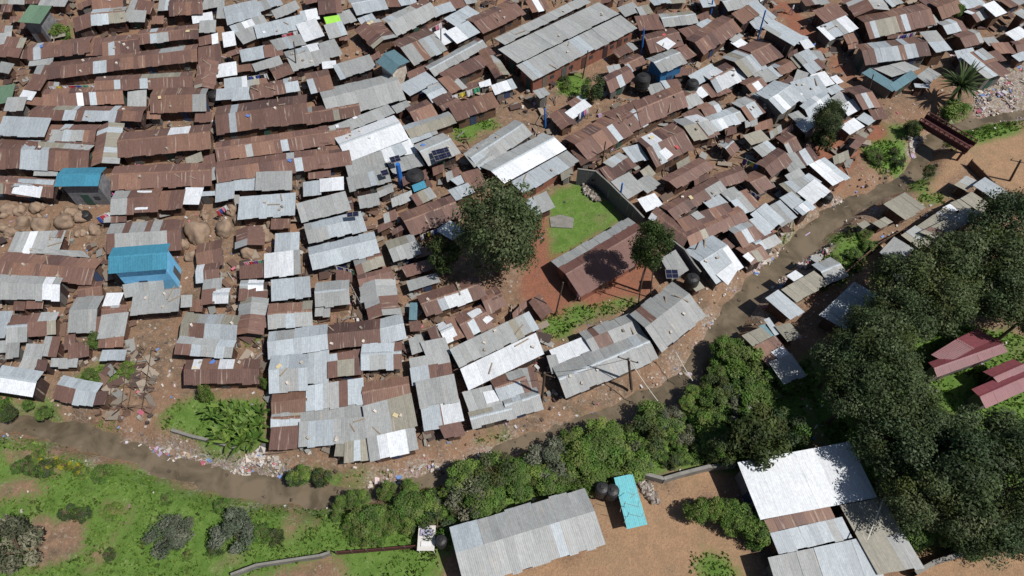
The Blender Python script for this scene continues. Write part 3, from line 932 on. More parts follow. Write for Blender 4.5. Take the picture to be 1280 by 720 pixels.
def slope(mb, q, code, patches, rnd, shift, pat_ok=True, one=None):
    "q: top-left, top-right, bottom-right, bottom-left; v runs down the slope"
    Lu = ((q[0]-q[1]).length+(q[3]-q[2]).length)/2; Lv = ((q[0]-q[3]).length+(q[1]-q[2]).length)/2
    smooth = code in 'UETPYCSW'
    sw = .8 if not smooth else 1.6
    nu = max(1, min(28, round(Lu/sw))); nv = max(1, min(5, round(Lv/2.3)))
    if smooth: nv = 1 if Lv < 5 else 2
    off = rnd.random()*50
    cur = [pick(code, rnd) for _ in range(nv)]
    jit = [0 if i in (0, nu) else rnd.uniform(-.12, .12)/nu*(1 if not smooth else .2) for i in range(nu+1)]
    rag = 0.0 if smooth else .10
    for i in range(nu):
        u0, u1 = i/nu+jit[i], (i+1)/nu+jit[i+1]; um = (u0+u1)/2
        for j in range(nv):
            if rnd.random() < .42: cur[j] = pick(code, rnd)
            k = cur[j]
            for (pc, a, b) in patches:
                if a <= um < b and (pat_ok or rnd.random() < .4): k = {'w': 'W' if code in 'GLWHK' else 'L', 'g': 'G', 'r': 'R'}[pc]
            if one: k = one
            c = colour(k, rnd, shift)
            v0 = j/nv; v1 = (j+1)/nv+(.025 if j < nv-1 else 0)
            top = rag*rnd.uniform(0, 1)/max(Lv, 1)*0; bot = (rag*rnd.uniform(-.6, 1.6))/max(Lv, 1) if j == nv-1 else 0
            z = [rnd.uniform(0, .035)+(.03 if j < nv-1 and False else 0) for _ in range(4)]
            lift = .012*(nv-1-j)+.012*(i % 2)
            pts = [bil(q, u0, v0+top), bil(q, min(1, u1+.02/nu), v0+top), bil(q, min(1, u1+.02/nu), v1+bot), bil(q, u0, v1+bot)]
            pts = [p+Vector((0, 0, lift+zz*(0.3 if smooth else 1))) for p, zz in zip(pts, z)]
            uv = [(off+u0*Lu, v0*Lv), (off+u1*Lu, v0*Lv), (off+u1*Lu, v1*Lv), (off+u0*Lu, v1*Lv)]
            mb.slab(pts[::-1], .02, c, uv[::-1])
WT = [(.085, .045, .035, .1), (.12, .07, .05, .0), (.13, .125, .12, .0), (.06, .04, .036, .1)]
DOORC = [(.04, .06, .12, 1), (.08, .045, .035, 1), (.1, .1, .1, 1), (.04, .09, .07, 1), (.16, .13, .1, 1), (.05, .03, .03, 1)]
H_ = []
def parse():
    ox = oy = 0; sc = 6.0
    for line in DATA.strip().splitlines():
        a = line.split()
        if not a: continue
        if a[0] == 'T': ox, oy = float(a[1]), float(a[2]); sc = float(a[3]) if len(a) > 3 else 6.; continue
        if a[0] == 'o': ROCKS.append((ox+float(a[1])/sc, oy+float(a[2])/sc, float(a[3])/sc)); continue
        nums = []; i = 2
        while len(nums) < 8: nums.append(float(a[i])); i += 1
        px = [(ox+nums[k]/sc, oy+nums[k+1]/sc) for k in range(0, 8, 2)]
        d = dict(kind=a[0], code=a[1], px=px, h=None, pat=[], wall=None)
        for o in a[i:]:
            if o[0] == 'h': d['h'] = float(o[1:])
            elif o[0] == 'k': d['wall'] = o
            elif o[0] in 'wgr':
                x, y = o[1:].split('-'); d['pat'].append((o[0], float(x), float(y)))
        if a[0] == 'l': d['kind'] = 'm'; d['low'] = True
        elif d['kind'] != 's' and d['h'] is None:
            mx = sum(p[0] for p in px)/4; my = sum(p[1] for p in px)/4; e1 = math.dist(px[0], px[1]); e2 = math.dist(px[1], px[2])
            ux, uy = (px[1][0]-px[0][0])/e1, (px[1][1]-px[0][1])/e1; vx, vy = (px[3][0]-px[0][0]), (px[3][1]-px[0][1]); lv = math.hypot(vx, vy); vx /= lv; vy /= lv; g_ = 1.5
            d['px'] = [(p[0]+ux*a_*g_+vx*b_*g_*.8, p[1]+uy*a_*g_+vy*b_*g_*.8) for p, (a_, b_) in zip(px, ((-1, -1), (1, -1), (1, 1), (-1, 1)))]
        (SH if d['kind'] == 's' else H_).append(d)
ROCKS = []; SH = []
parse()
LAND = [((100, 225), 'the blue roofed house by the boulders'), ((180, 335), 'the two storey sky blue house'), ((55, 18), 'the green roofed concrete house'),
        ((490, 78), 'the teal gabled house'), ((700, 50), 'the long grey school roofs'), ((828, 78), 'the blue walled hall'),
        ((620, 290), 'the biggest tree'), ((815, 310), 'the slim tree by the yard'), ((741, 110), 'the tree in the scrub'), ((1037, 150), 'the dark tree by the river'),
        ((1185, 170), 'the rusty footbridge'), ((1190, 115), 'the palm like tree'), ((280, 530), 'the banana garden'), ((645, 200), 'the long white roof'),
        ((430, 190), 'the light ridge roof with holes'), ((830, 420), 'the big plain grey roof by the river'), ((980, 40), 'the red dirt track'),
        ((418, 26), 'the lime green sheet'), ((20, 160), 'the pale flat roof at the left edge'), ((265, 115), 'the water tank at the alley'),
        ((740, 250), 'the grassy playground'), ((310, 265), 'the boulders among the huts'), ((1180, 450), 'the maroon roofs'), ((620, 435), 'the shiny white roof'),
        ((430, 530), 'the patchwork grey roofs'), ((550, 193), 'the four solar panels'), ((903, 325), 'the bend of the muddy river'), ((245, 465), 'the plain brown garden roof'),
        ((1100, 100), 'the rust striped hall'), ((1000, 600), 'the big white hall'), ((785, 630), 'the turquoise toilet block'), ((1060, 215), 'the weedy river bank'), ((120, 30), 'the alley of steps'), ((30, 470), 'the white roof by the grass'), ((950, 260), 'the open patch of hung washing'), ((580, 60), 'the ragged row of white roofs')]
CN = {'H': 'weathered grey', 'V': 'grey and bright white', 'R': 'rusty brown', 'M': 'patched rust and grey', 'G': 'weathered grey', 'L': 'pale silver', 'W': 'bright white', 'D': 'dull khaki grey', 'U': 'bright blue', 'E': 'faded green',
      'T': 'teal', 'P': 'maroon', 'Y': 'lime green', 'C': 'turquoise', 'S': 'grey and red'}
ORD = ['', 'second ', 'third ', 'fourth ', 'fifth ', 'sixth ', 'seventh ', 'eighth ', 'ninth ', 'tenth ', 'eleventh ', 'twelfth ']
SPECIAL = {(100, 222): ('blue_roofed_house', 'two storey house with bright blue roof above the boulders', 'house'),
           (180, 325): ('sky_blue_house', 'two storey sky blue house under a pale blue roof', 'house'),
           (44, 18): ('concrete_house', 'grey concrete house under a faded green roof at top left', 'house'),
           (828, 75): ('painted_hall', 'blue walled hall with grey ridge roof', 'house'),
           (492, 78): ('gabled_house', 'teal roofed house with white gable front', 'house'),
           (785, 628): ('toilet_block', 'turquoise roofed toilet block with modelled pipe shadows on the sandy yard', 'toilet block'),
           (662, 663): ('school_building', 'long grey ridge roofed building on the sandy yard beside the turquoise block', 'school building'),
           (1005, 600): ('hall', 'large hall under a bright white roof half shaded by trees', 'hall'),
           (758, 320): ('classroom_block', 'low classroom building with grey and red roof below the playground', 'school building')}
def area(q): return ((q[2]-q[0]).cross(q[3]-q[1])).length/2
DENSE = [(-10,-12),(955,-12),(1040,60),(1075,105),(1105,150),(1050,225),(940,330),(900,345),(862,330),(840,300),(805,262),(725,205),(690,232),(655,280),(650,380),(680,400),(700,500),(560,550),(340,570),(335,480),(240,440),(0,470)]
HOLES = [[(0,245),(140,245),(140,300),(0,300)], [(225,255),(310,255),(300,330),(225,330)], [(560,150),(640,135),(690,165),(700,100),(750,90),(745,150),(600,190)], [(720,110),(800,95),(800,60),(730,85)], [(540,230),(690,230),(690,380),(530,380)], [(200,340),(245,340),(235,450),(140,470),(170,400)]]
DENSE2 = [(1000,-12),(1290,-12),(1290,62),(1235,72),(1190,55),(1110,68),(1060,60)]
RUB = [(125,430),(200,430),(190,530),(120,520)]
def clear(x, y): return inpoly(x, y, RUB) or (inpoly(x, y, DENSE) or inpoly(x, y, DENSE2)) and not any(inpoly(x, y, h) for h in HOLES)
def covered(x, y):
    for d in H_:
        b = d['bb']
        if b[0] < x < b[1] and b[2] < y < b[3] and inpoly(x, y, d['px']): return True
    return False
for d in H_: d['bb'] = (min(p[0] for p in d['px']), max(p[0] for p in d['px']), min(p[1] for p in d['px']), max(p[1] for p in d['px']))
for d in H_+SH:
    cx = sum(p[0] for p in d['px'])/4; cy = sum(p[1] for p in d['px'])/4
    d['c'] = (cx, cy); d['A'] = area([P(x, y, 2.3) for x, y in d['px']])
def surf(d, p):
    q, h, k = d['q'], d['hh'], d['k']
    mid0 = (q[0]+q[1])/2; mid1 = (q[2]+q[3])/2; ax = mid1-mid0; t = max(0, min(1, (Vector((p.x, p.y, 0))-Vector((mid0.x, mid0.y, 0))).dot(ax)/ax.length_squared))
    if d['kind'] == 'm': return Vector((p.x, p.y, h+k*(1-t)))
    return Vector((p.x, p.y, h+k*(t/.46 if t < .46 else (1-t)/.54)))
def make_house(idx, d):
    rnd = random.Random(idx*13+5); code = d['code']
    if code in 'GL' and d['A'] > 34: code = {'G': 'H', 'L': 'K'}[code]
    small = d['A'] < 9
    h = d['h'] or (rnd.uniform(1.35, 1.6) if small else rnd.uniform(1.6, 1.9))
    if d['h']: h = 2.05+(d['h']-2.8)*.85
    if small and d['h'] == 2.8: h = 1.6
    if d.get('low'): h = rnd.uniform(1.2, 1.45)
    q = [P(x, y, h) for x, y in d['px']]
    if (q[1]-q[0]).cross(q[3]-q[0]).z > 0: q = [q[1], q[0], q[3], q[2]]
    if d['kind'] == 'b': q = [q[3], q[0], q[1], q[2]]
    e1 = ((q[1]-q[0])+(q[2]-q[3]))/2; e2 = ((q[3]-q[0])+(q[2]-q[1]))/2; cc = (q[0]+q[1]+q[2]+q[3])/4
    if d['kind'] == 'b': e1, e2 = e2, e1; pe = e2-e1*(e2.dot(e1)/e1.length_squared); e2 = e2.lerp(pe, .5); e1, e2 = e2, e1
    else: pe = e2-e1*(e2.dot(e1)/e1.length_squared); e2 = e2.lerp(pe, .5)
    q = [b_.lerp(n_, .85) for b_, n_ in zip(q, (cc-e1/2-e2/2, cc+e1/2-e2/2, cc+e1/2+e2/2, cc-e1/2+e2/2))]
    depth = ((q[0]-q[3]).length+(q[1]-q[2]).length)/2; wid = ((q[0]-q[1]).length+(q[3]-q[2]).length)/2
    ctr = (q[0]+q[1]+q[2]+q[3])/4; base = Vector((ctr.x, ctr.y, gz(ctr.x, ctr.y)))
    near_ = [s for s in SPECIAL if abs(d['c'][0]-s[0]) < 9 and abs(d['c'][1]-s[1]) < 9 and (d['A'] > 22 or d['code'] in 'CUETS')]
    Z = Vector((0, 0, 1)); shift = rnd.uniform(.8, 1.2) if code in 'RM' else rnd.uniform(.88, 1.1)
    flatq = all(True for _ in q)
    rb = MB(); wall = MB(); patches = d['pat']
    wc = rnd.choice(WT)
    # inset footprint
    ins = .42
    def inset(qq, d_):
        a = d_/max(wid, .8); b = d_/max(depth, .8); a = min(a, .2); b = min(b, .2)
        return [bil(qq, a, b), bil(qq, 1-a, b), bil(qq, 1-a, 1-b), bil(qq, a, 1-b)]
    if d['kind'] == 'm':
        rise = max(.06, min(.4, .07*depth)); hq = [q[0]+Z*rise, q[1]+Z*rise, q[2], q[3]]
        # keep the outline where the photo has it
        for k in (0, 1):
            x, y = pix(q[k]); p = P(x, y, h+rise); hq[k] = p
        one = code if code in 'UETPYC' else None
        slope(rb, hq, {'V': 'W', 'S': 'R'}.get(code, code), patches, rnd, shift, True, one)
        wq = inset(hq, ins); tops = [p-Z*.05 for p in wq]
        rc = None
    else:
        k = min(.75, .14*depth)
        R0 = q[0].lerp(q[3], .46)+Z*k; R1 = q[1].lerp(q[2], .46)+Z*k
        c1, c2 = code, code
        one1 = one2 = code if code in 'UETPYC' else None
        pf = patches if d['kind'] == 'b' else patches
        far = [R1, R0, q[0], q[1]]
        fp = [(a, 1-c, 1-b) for a, b, c in patches]
        if code == 'S':
            m0, m1 = R0.lerp(q[0], .5), R1.lerp(q[1], .5); slope(rb, [R1, R0, m0, m1], 'R', [], rnd, shift, True, 'S'); far = [m1, m0, q[0], q[1]]
        slope(rb, far, code if code not in 'SV' else 'H', fp, rnd, shift*rnd.uniform(.92, 1.12), False, one1 if code not in 'SV' else 'G')
        slope(rb, [R0, R1, q[2], q[3]], {'S': 'R', 'V': 'W'}.get(code, code), patches, rnd, shift, True, 'S' if code == 'S' else one2)
        # ridge cap
        if code in 'UETPCSWV' or rnd.random() < .4:
            dd = (R1-R0).normalized(); n = Vector((-dd.y, dd.x, 0))*.16; rz = .045
            cc = colour('L' if code in 'GLWVHK' else ('r2' if code in 'RM' else code), rnd, 1.0)
            for sgn in (1, -1):
                a = [R0+Z*rz, R1+Z*rz, R1+n*sgn-Z*.02+Z*.0, R0+n*sgn-Z*.02]
                if sgn > 0: a = a
                else: a = a[::-1]
                rb.slab(a, .012, cc)
        wq = inset(q, ins); tops = [p-Z*.02 for p in wq]
        ea = min(.2, ins/max(wid, .8)); rL = R0.lerp(R1, ea)-Z*.07; rR = R0.lerp(R1, 1-ea)-Z*.07
        rc = (rL, rR)
        for j in range(4): tops[j] = wq[j]+Z*(k*ins/(depth/2)-.06)
    d['q'] = q; d['hh'] = h; d['k'] = rise if d['kind'] == 'm' else k
    bots = [Vector((p.x, p.y, gz(p.x, p.y)-.25)) for p in wq]
    L = 0
    for j in range(4):
        n = (j+1) % 4; W = (bots[n]-bots[j]).length
        # order q: 0 tl 1 tr 2 br 3 bl (clockwise seen from above)
        wall.face([bots[n], bots[j], tops[j], tops[n]], wc, [(L+W, 0), (L, 0), (L, h), (L+W, h)]); L += W
    if rc:
        wall.face([tops[0], tops[3], rc[0]], wc, [(0, h), (depth, h), (depth/2, h+1)])
        wall.face([tops[2], tops[1], rc[1]], wc, [(0, h), (depth, h), (depth/2, h+1)])
    name = 'shack' if not (d['kind'] == 'm' and d['A'] < 15) else 'lean_to' if d['A'] < 7 else 'shed'
    lab = None; cat = name.replace('_', '-'); grp = {'shack': 'tin roofed shacks of the settlement', 'lean_to': 'small lean-tos between the shacks', 'shed': 'flat roofed sheds among the shacks'}[name]
    if near_: name, lab, cat = SPECIAL[near_[0]]; grp = None; d['special'] = True
    root = empty(name, base)
    wm = M[d['wall']] if d['wall'] else (M['mud'] if rnd.random() < .3 else M['wall'])
    rb.build('roof', M['white'] if code in 'WUCPYTEV' else M['sheet'], root, origin=base)
    wall.build('wall', wm, root, origin=base)
    # doors and windows in the wall towards the camera and in the wall towards the sun
    faces = [(3, 2)] + ([(2, 1)] if ctr.x < 6 else [(0, 3)])
    for fi, (a, b) in enumerate(faces):
        A, B = wq[a], wq[b]; W = (B-A).length
        if W < 2.0 or (small and fi): continue
        dd = (B-A); dd.z = 0; dd.normalize(); out = Vector((dd.y, -dd.x, 0))
        if out.dot(A-ctr) < 0: out = -out
        nd = max(1, min(6, int(W/3.2))); 
        if fi: nd = 1
        ht = min(1.75, h-.3)
        for k in range(nd):
            t = (k+.5+rnd.uniform(-.15, .15))/nd; p = A+dd*(W*t)
            two = h > 4
            mb = MB(); g0 = gz(p.x, p.y)
            mb.box((p.x+out.x*.02, p.y+out.y*.02, g0+ht/2), .8, .06, ht, math.atan2(dd.y, dd.x), rnd.choice(DOORC)); mb.build('door', M['door'], root, origin=base)
            if W/nd > 2.2:
                p2 = p+dd*1.15; mb = MB()
                if (p2-A).dot(dd) < W-.4:
                    mb.box((p2.x+out.x*.02, p2.y+out.y*.02, g0+ht*.68), .6, .05, .5, math.atan2(dd.y, dd.x), (.05, .05, .055, 1)); mb.build('window', M['door'], root, origin=base)
            if two:
                mb = MB(); mb.box((p.x+out.x*.02, p.y+out.y*.02, g0+h-1.2), .9, .06, .9, math.atan2(dd.y, dd.x), (.04, .05, .07, 1)); mb.build('window', M['door'], root, origin=base)
    # stones and timber holding the roof down
    if not near_ and code not in 'UPCTEV' and d['A'] > 12 and rnd.random() < .55:
        for _ in range(rnd.randint(2, 5)):
            p = bil(q, rnd.uniform(.08, .92), rnd.uniform(.1, .9)); v_ = rnd.random(); p = surf(d, p); mb = MB()
            if rnd.random() < .55: mb.box((p.x, p.y, p.z+.12), .28, .2, .2, rnd.random()*3, (.5*v_+.2, .45*v_+.18, .4*v_+.15, 1)); nm = 'roof_stone'
            elif rnd.random() < .7: mb.box((p.x, p.y, p.z+.09), rnd.uniform(.8, 1.6), .1, .08, rnd.random()*3, (.3, .24, .18, 1)); nm = 'roof_plank'
            else: mb.box((p.x, p.y, p.z+.1), .5, .35, .05, rnd.random()*3, rnd.choice([(.7, .7, .75, 1), (.1, .2, .5, 1), (.5, .1, .1, 1), (.6, .5, .3, 1)])); nm = 'roof_scrap'
            mb.build(nm, M['litter'], root, origin=base)
    for s_ in SH:
        if inpoly(s_['c'][0], s_['c'][1], d['px']) and not s_.get('used'):
            s_['used'] = True; pts = []
            for x, y in s_['px']:
                p = P(x, y, h)
                for _ in range(3): p = P(x, y, surf(d, p).z+.1)
                pts.append(p)
            if (pts[1]-pts[0]).cross(pts[3]-pts[0]).z > 0: pts = [pts[1], pts[0], pts[3], pts[2]]
            mb = MB(); slope(mb, pts, s_['code'], [], rnd, 1.0, True, s_['code'] if s_['code'] in 'WLY' else None); mb.build('roof_sheet', M['white'] if s_['code'] in 'WL' else M['sheet'], root, origin=base)
    d['root'] = root; d['name'] = name
    if lab: tag(root, lab, cat)
    else: tag(root, None, cat, grp); d['wid'] = max(wid, depth); d['dep'] = min(wid, depth)
for i, d in enumerate(H_): make_house(i, d)
# labels that single each one out
bucket = {}
for d in H_:
    if d.get('special'): continue
    x, y = d['c']
    A = d['A']; ratio = d['wid']/max(.5, d['dep'])
    size = 'tiny' if A < 6 else 'small' if A < 15 else 'large' if A > 60 else ''
    if ratio > 2.6 and A >= 15: size = 'long'
    pat = ''
    if d['pat']:
        ks = {p[0] for p in d['pat']}
        base = d['code']
        pat = ' with pale patches' if ks == {'w'} and base in 'RMD' else ' with white sheets' if 'w' in ks and base in 'GL' else ' with rust patches' if 'r' in ks else ' with grey patches' if 'g' in ks else ''
    kind = d['name'].replace('_', '-')
    shape = 'ridge roofed ' if d['kind'] != 'm' and kind == 'shack' else ''
    lp, ln = min(LAND, key=lambda l: (l[0][0]-x)**2+((l[0][1]-y)*1.2)**2)
    dx, dy = x-lp[0], y-lp[1]
    if abs(dx) < 14 and abs(dy) < 12: dr = 'at'
    elif abs(dx) > abs(dy): dr = 'right of' if dx > 0 else 'left of'
    else: dr = 'below' if dy > 0 else 'above'
    key = (f"{size+' ' if size else ''}{CN[d['code']]} {shape}{kind}{pat}", dr, ln)
    bucket.setdefault(key, []).append((dx*dx+dy*dy, d))
for (a, dr, ln), L in bucket.items():
    L.sort(key=lambda t: t[0])
    for i, (_, d) in enumerate(L):
        s = f"{a} {dr} {ln}" if len(L) == 1 else f"{a}, {ORD[min(i, 11)]}nearest {dr} {ln}"
        wds = s.split()
        if len(wds) > 16: s = s.replace('ridge roofed ', '')
        if len(s.split()) > 16: s = s.replace('weathered ', '').replace('patched ', '')
        if len(s.split()) > 16: s = s.replace(' with pale patches', '').replace(' with white sheets', '')
        d['root']['label'] = s.replace(' ,', ',')
# pipe shadow rods on the turquoise toilet roof, solar panels, tanks
def solar(x, y, z, sx, sy, rz, label, n=1):
    p = P(x, y, z); r = empty('solar_panel', p); tag(r, label, 'solar panel', 'solar panels on roofs')
    f = MB(); f.box((0, 0, 0), sx+.06, sy+.06, .05, rz, (.5, .5, .5, 1)); f.build('frame', M['concrete'], r)
    c = MB(); nx = max(1, round(sx/.55)); R = Matrix.Rotation(rz, 3, 'Z')
    for i in range(nx):
        for j in range(2):
            q = R @ Vector(((i+.5)/nx*sx-sx/2, (j-.5)*sy/2, .035)); c.box(q, sx/nx*.92, sy/2*.92, .02, rz)
    c.build('cells', M['panel'], r)
for x, y, lab in ((545.5, 190.5, 'upper left of the four solar panels on the grey roof'), (555.5, 188, 'upper right of the four solar panels on the grey roof'), (548.5, 197, 'lower left of the four solar panels on the grey roof'), (558.5, 194, 'lower right of the four solar panels on the grey roof')):
    solar(x, y, 3.0, .95, .75, .38, lab)
solar(494, 199, 3.0, 1.1, .9, .38, 'solar panel on the white roof behind the blue tank post')
solar(481, 216, 2.9, .8, .8, .38, 'small solar panel on the grey roof corner below the ridge roof with holes')
solar(441, 268, 3.1, 1.2, .6, .15, 'violet tinted solar panel on a pale silver roof in the middle rows')
solar(840, 342.5, 3.3, 1.2, 1.0, 0, 'dark solar panel on the grey roof beside the slim tree')
def tank(x, y, r, h, label, z=0.):
    p = P(x, y, z+h); p.z = z; t = empty('water_tank', p); tag(t, label, 'water tank', 'round plastic water tanks')
    m = MB(); prof = [(r, 0), (r, h*.2), (r*1.03, h*.22), (r, h*.24), (r, h*.45), (r*1.03, h*.47), (r, h*.5), (r, h*.8), (r*.8, h*.93), (r*.35, h)]
    n = 18
    for (a, za), (b, zb) in zip(prof, prof[1:]):
        for i in range(n):
            t0, t1 = 2*math.pi*i/n, 2*math.pi*(i+1)/n
            m.face([(a*math.cos(t0), a*math.sin(t0), za), (a*math.cos(t1), a*math.sin(t1), za), (b*math.cos(t1), b*math.sin(t1), zb), (b*math.cos(t0), b*math.sin(t0), zb)])
    m.face([(r*.35*math.cos(2*math.pi*i/n), r*.35*math.sin(2*math.pi*i/n), h) for i in range(n)])
    m.build('tank_body', M['dark'], t, True)
    l = MB(); l.tube((0, 0, h), (0, 0, h+.08), r*.3, r*.28, 12); l.build('lid', M['dark'], t)
for a in ((265, 115, .75, 1.5, 'round dark water tank in the alley between the brown rows'), (518, 216, 1.05, 2.0, 'big dark water tank beside the thick blue post'),
          (805, 94, .9, 1.8, 'dark water tank left of the blue walled hall', 1.2), (867, 101, .75, 1.6, 'dark tank below the blue walled hall', 1.2),
          (867, 346, .7, 1.5, 'dark water tank beside the grey sheds near the river bend', 1), (753, 609, .6, 1.4, 'left of the two tanks beside the turquoise block', .9),
          (766, 612, .6, 1.4, 'right of the two tanks beside the turquoise block', .9), (551, 675, .5, 1.1, 'black tank by the left end of the school building', 1.0),
          (1036, 243, .6, 1.0, 'dark tank at the river end of the silver roof'), (104, 266, .55, .9, 'grey drum among the boulders')): tank(*a)
# water tank stand at the school
t = empty('tank_stand', P(535, 677, 0)); tag(t, 'white framed stand with wash basins beside the black tank', 'stand')
m = MB()
for x in (-.6, .6):
    for y in (-.9, .9): m.tube((x, y, 0), (x, y, 1.2), .05)
m.build('frame', M['cable'], t); m = MB(); m.box((0, 0, 1.22), 1.4, 2, .08, 0, (.6, .58, .55, 1)); m.box((0, .4, 1.34), 1, .5, .16, 0, (.4, .38, .5, 1)); m.box((0, -.5, 1.3), .8, .4, .1, 0, (.7, .7, .7, 1)); m.build('table_top', M['litter'], t)
# thin grey rods modelled in place of pipe shadows on the toilet roof
tb = [d for d in H_ if d.get('name') == 'toilet_block'][0]
for (x0, y0, x1, y1) in ((975, 300, 1010, 315), (990, 330, 1028, 300), (960, 355, 1035, 375), (985, 410, 1048, 425), (1050, 425, 1058, 400), (940, 400, 950, 365), (970, 425, 960, 455), (1035, 345, 1028, 372)):
    a = P(540+x0/4, 540+y0/4, 3.25); b = P(540+x1/4, 540+y1/4, 3.25); m = MB(); m.tube(a, b, .018); b0 = tb['root'].location
    m.build('pipe_shadow_rod', M['concrete'], tb['root'], origin=b0)
# posts of the water kiosk masts
def post(bx, by, tx, ty, r, mat, name, label, cat, group, arms=0, h=None):
    b = P(bx, by, 0); hh = h or max(2.5, (by-ty)/ (F/ (H/math.sin(PITCH)))/math.cos(PITCH)*.8)
    # height from the pixel length
    lo, hi = .5, 25
    for _ in range(30):
        mid = (lo+hi)/2
        if pix((b.x, b.y, mid))[1] > ty: lo = mid
        else: hi = mid
    tp = P(tx, ty, mid); lean = tp-Vector((b.x, b.y, mid))
    if lean.length > 1.2: lean = lean.normalized()*1.2
    tp = Vector((b.x, b.y, mid))+lean
    o = empty(name, b); tag(o, label, cat, group)
    m = MB(); m.tube((0, 0, -.3), tp-b, r, r*.75, 8); m.build('pole', mat, o)
    if arms:
        m = MB(); top = tp-b
        m.tube(top+Vector((-.9, .3, -.3)), top+Vector((.9, -.3, -.3)), .05); m.build('crossarm', M['pole'], o)
        for s in (-.8, 0, .8):
            m = MB(); c = top+Vector((s, -s/3, -.25)); m.tube(c, c+Vector((0, 0, .22)), .05, .035); m.build('insulator', M['dark'], o)
    return tp
for a in ((947, 50, 957, 13, 'tall blue post right of the red dirt track'), (889, 18, 891, 0, 'blue post at the top edge beside the long hall'), (802, 69, 805, 36, 'slim blue post left of the blue walled hall'),
          (682, 160, 681, 136, 'thick blue post right of the long white roof'), (774, 255, 778, 229, 'blue post behind the playground wall')):
    post(*a[:4], .13, M['blue'], 'water_post', a[4], 'post', 'blue painted posts')
post(502, 232, 497, 205, .35, M['blue'], 'water_post', 'thickest blue post beside the big dark tank', 'post', 'blue painted posts')
for a in ((694, 394, 704, 353, 'bare timber pole on the red yard'), (728, 98, 735, 63, 'timber pole in front of the long grey school roofs'), (752, 208, 757, 177, 'timber pole in front of the long brown roofs'),
          (1085, 119, 1092, 93, 'pole by the teal patched roof near the striped hall'), (551, 67, 551, 36, 'pole above the teal gabled house'), (371, 94, 367, 52, 'pole in the upper rows left of the lime sheet'),
          (902, 192, 909, 163, 'pole by the dark pit among the brown roofs'), (863, 325, 873, 303, 'thin pole leaning over the shiny roof by the playground'), (480, 158+0, 480, 150, 'short stub pole on the ridge roof')):
    if 'stub' not in a[4]: post(*a[:4], .09, M['pole'], 'pole', a[4], 'pole', 'timber poles')
for a in ((798, 380, 804, 340, 'left of the two thin poles on the yard corner'), (813, 372, 817, 330, 'right of the two thin poles on the yard corner')): post(*a[:4], .07, M['pole'], 'pole', a[4], 'pole', 'timber poles')
T1 = post(790, 485, 782, 448, .14, M['pole'], 'power_pole', 'power pole with crossarm standing through the long patched roof by the river', 'power pole', 'power poles', 1)
T2 = post(677, 502, 681, 466, .14, M['pole'], 'power_pole', 'power pole with crossarm between the two big roofs near the bank', 'power pole', 'power poles', 1)
T3 = post(1263, 226, 1276, 200, .14, M['pole'], 'power_pole', 'power pole with crossarm on the bare soil at right edge', 'power pole', 'power poles', 1)
def cable(a, b, sag, r, mat, label):
    m = MB(); n = 12; a = Vector(a); b = Vector(b); pr = a
    for i in range(1, n+1):
        t = i/n; p = a.lerp(b, t)-Vector((0, 0, sag*4*t*(1-t))); m.tube(pr, p, r, n=5, caps=False); pr = p
    tag(m.build('cable', mat, origin=a), label, 'cable', 'overhead cables')
cable(T1, P(826, 506, .8), .2, .035, M['cable'], 'pale cable slanting from the power pole down across the river')
cable(P(845, 440, 3), P(866, 476, .8), .15, .03, M['cable'], 'short pale cable over the river bend beside the big grey roof')
cable(T1, T2, .5, .02, M['wire'], 'dark wire between the two power poles')
cable(P(1113, 603, 3.8), P(1084, 675, 3.8), .0, .05, M['cable'], 'pale pipe lying across the khaki roof of the big hall')
# ---------------------------------------------------------------- boulders
def rock_mesh(seed):
    bm = bmesh.new(); bmesh.ops.create_icosphere(bm, subdivisions=3, radius=1)
    for v in bm.verts:
        n = v.co.normalized(); d = 1+.45*noise.noise(n*1.2+Vector((seed*7, 0, 0)))+.22*abs(noise.noise(n*2.6+Vector((0, seed, 0))))+.07*noise.noise(n*7)
        v.co = n*d; v.co.z *= .8
    m = bpy.data.meshes.new('boulder'); bm.to_mesh(m); bm.free(); m.materials.append(M['rock'])
    m.polygons.foreach_set('use_smooth', [True]*len(m.polygons)); return m
rm = [rock_mesh(i) for i in range(5)]
rz_ = random.Random(4)
for zn, k_ in (([(2,252),(125,258),(130,290),(60,300),(0,300)], 18), ([(232,268),(262,262),(300,280),(262,318),(236,325)], 9)):
    while k_ > 0:
        x, y = rz_.uniform(0, 310), rz_.uniform(245, 330)
        if inpoly(x, y, zn) and not any(inpoly(x, y, d['px']) for d in H_): ROCKS.append((x, y, rz_.uniform(2.6, 5))); k_ -= 1
for i, (x, y, r) in enumerate(ROCKS):
    R = r/(F/66)*1.15; p = P(x, y+r*.3, 0)
    o = bpy.data.objects.new('boulder', rm[i % 5]); COL.objects.link(o); o.location = (p.x, p.y, R*.35); o.scale = (R, R*.9, R); o.rotation_euler = (.2*i, .1*i, i*1.3)
    side = 'left of the blue roofed house' if x < 90 else 'beside the huts with brown roofs' if x > 225 else 'below the blue roofed house' if y < 280 else 'below the blue house near the rubbish'
    L = [q for q in ROCKS if (q[0] > 200) == (x > 200) and q[2] > 5.4]; L.sort(); k = L.index((x, y, r)) if r > 5.4 else 0
    if r > 5.4: tag(o, f"big bare boulder, {ORD[k]+'from left' if k else 'leftmost'} {'among the small brown huts' if x > 200 else 'in the heap below the blue roofed house'}", 'boulder', 'boulders between the shacks')
    else: tag(o, f"small brown rock wedged between the big boulders {'among the small brown huts' if x > 200 else 'below the blue roofed house'}", 'boulder', 'small rocks between the boulders')
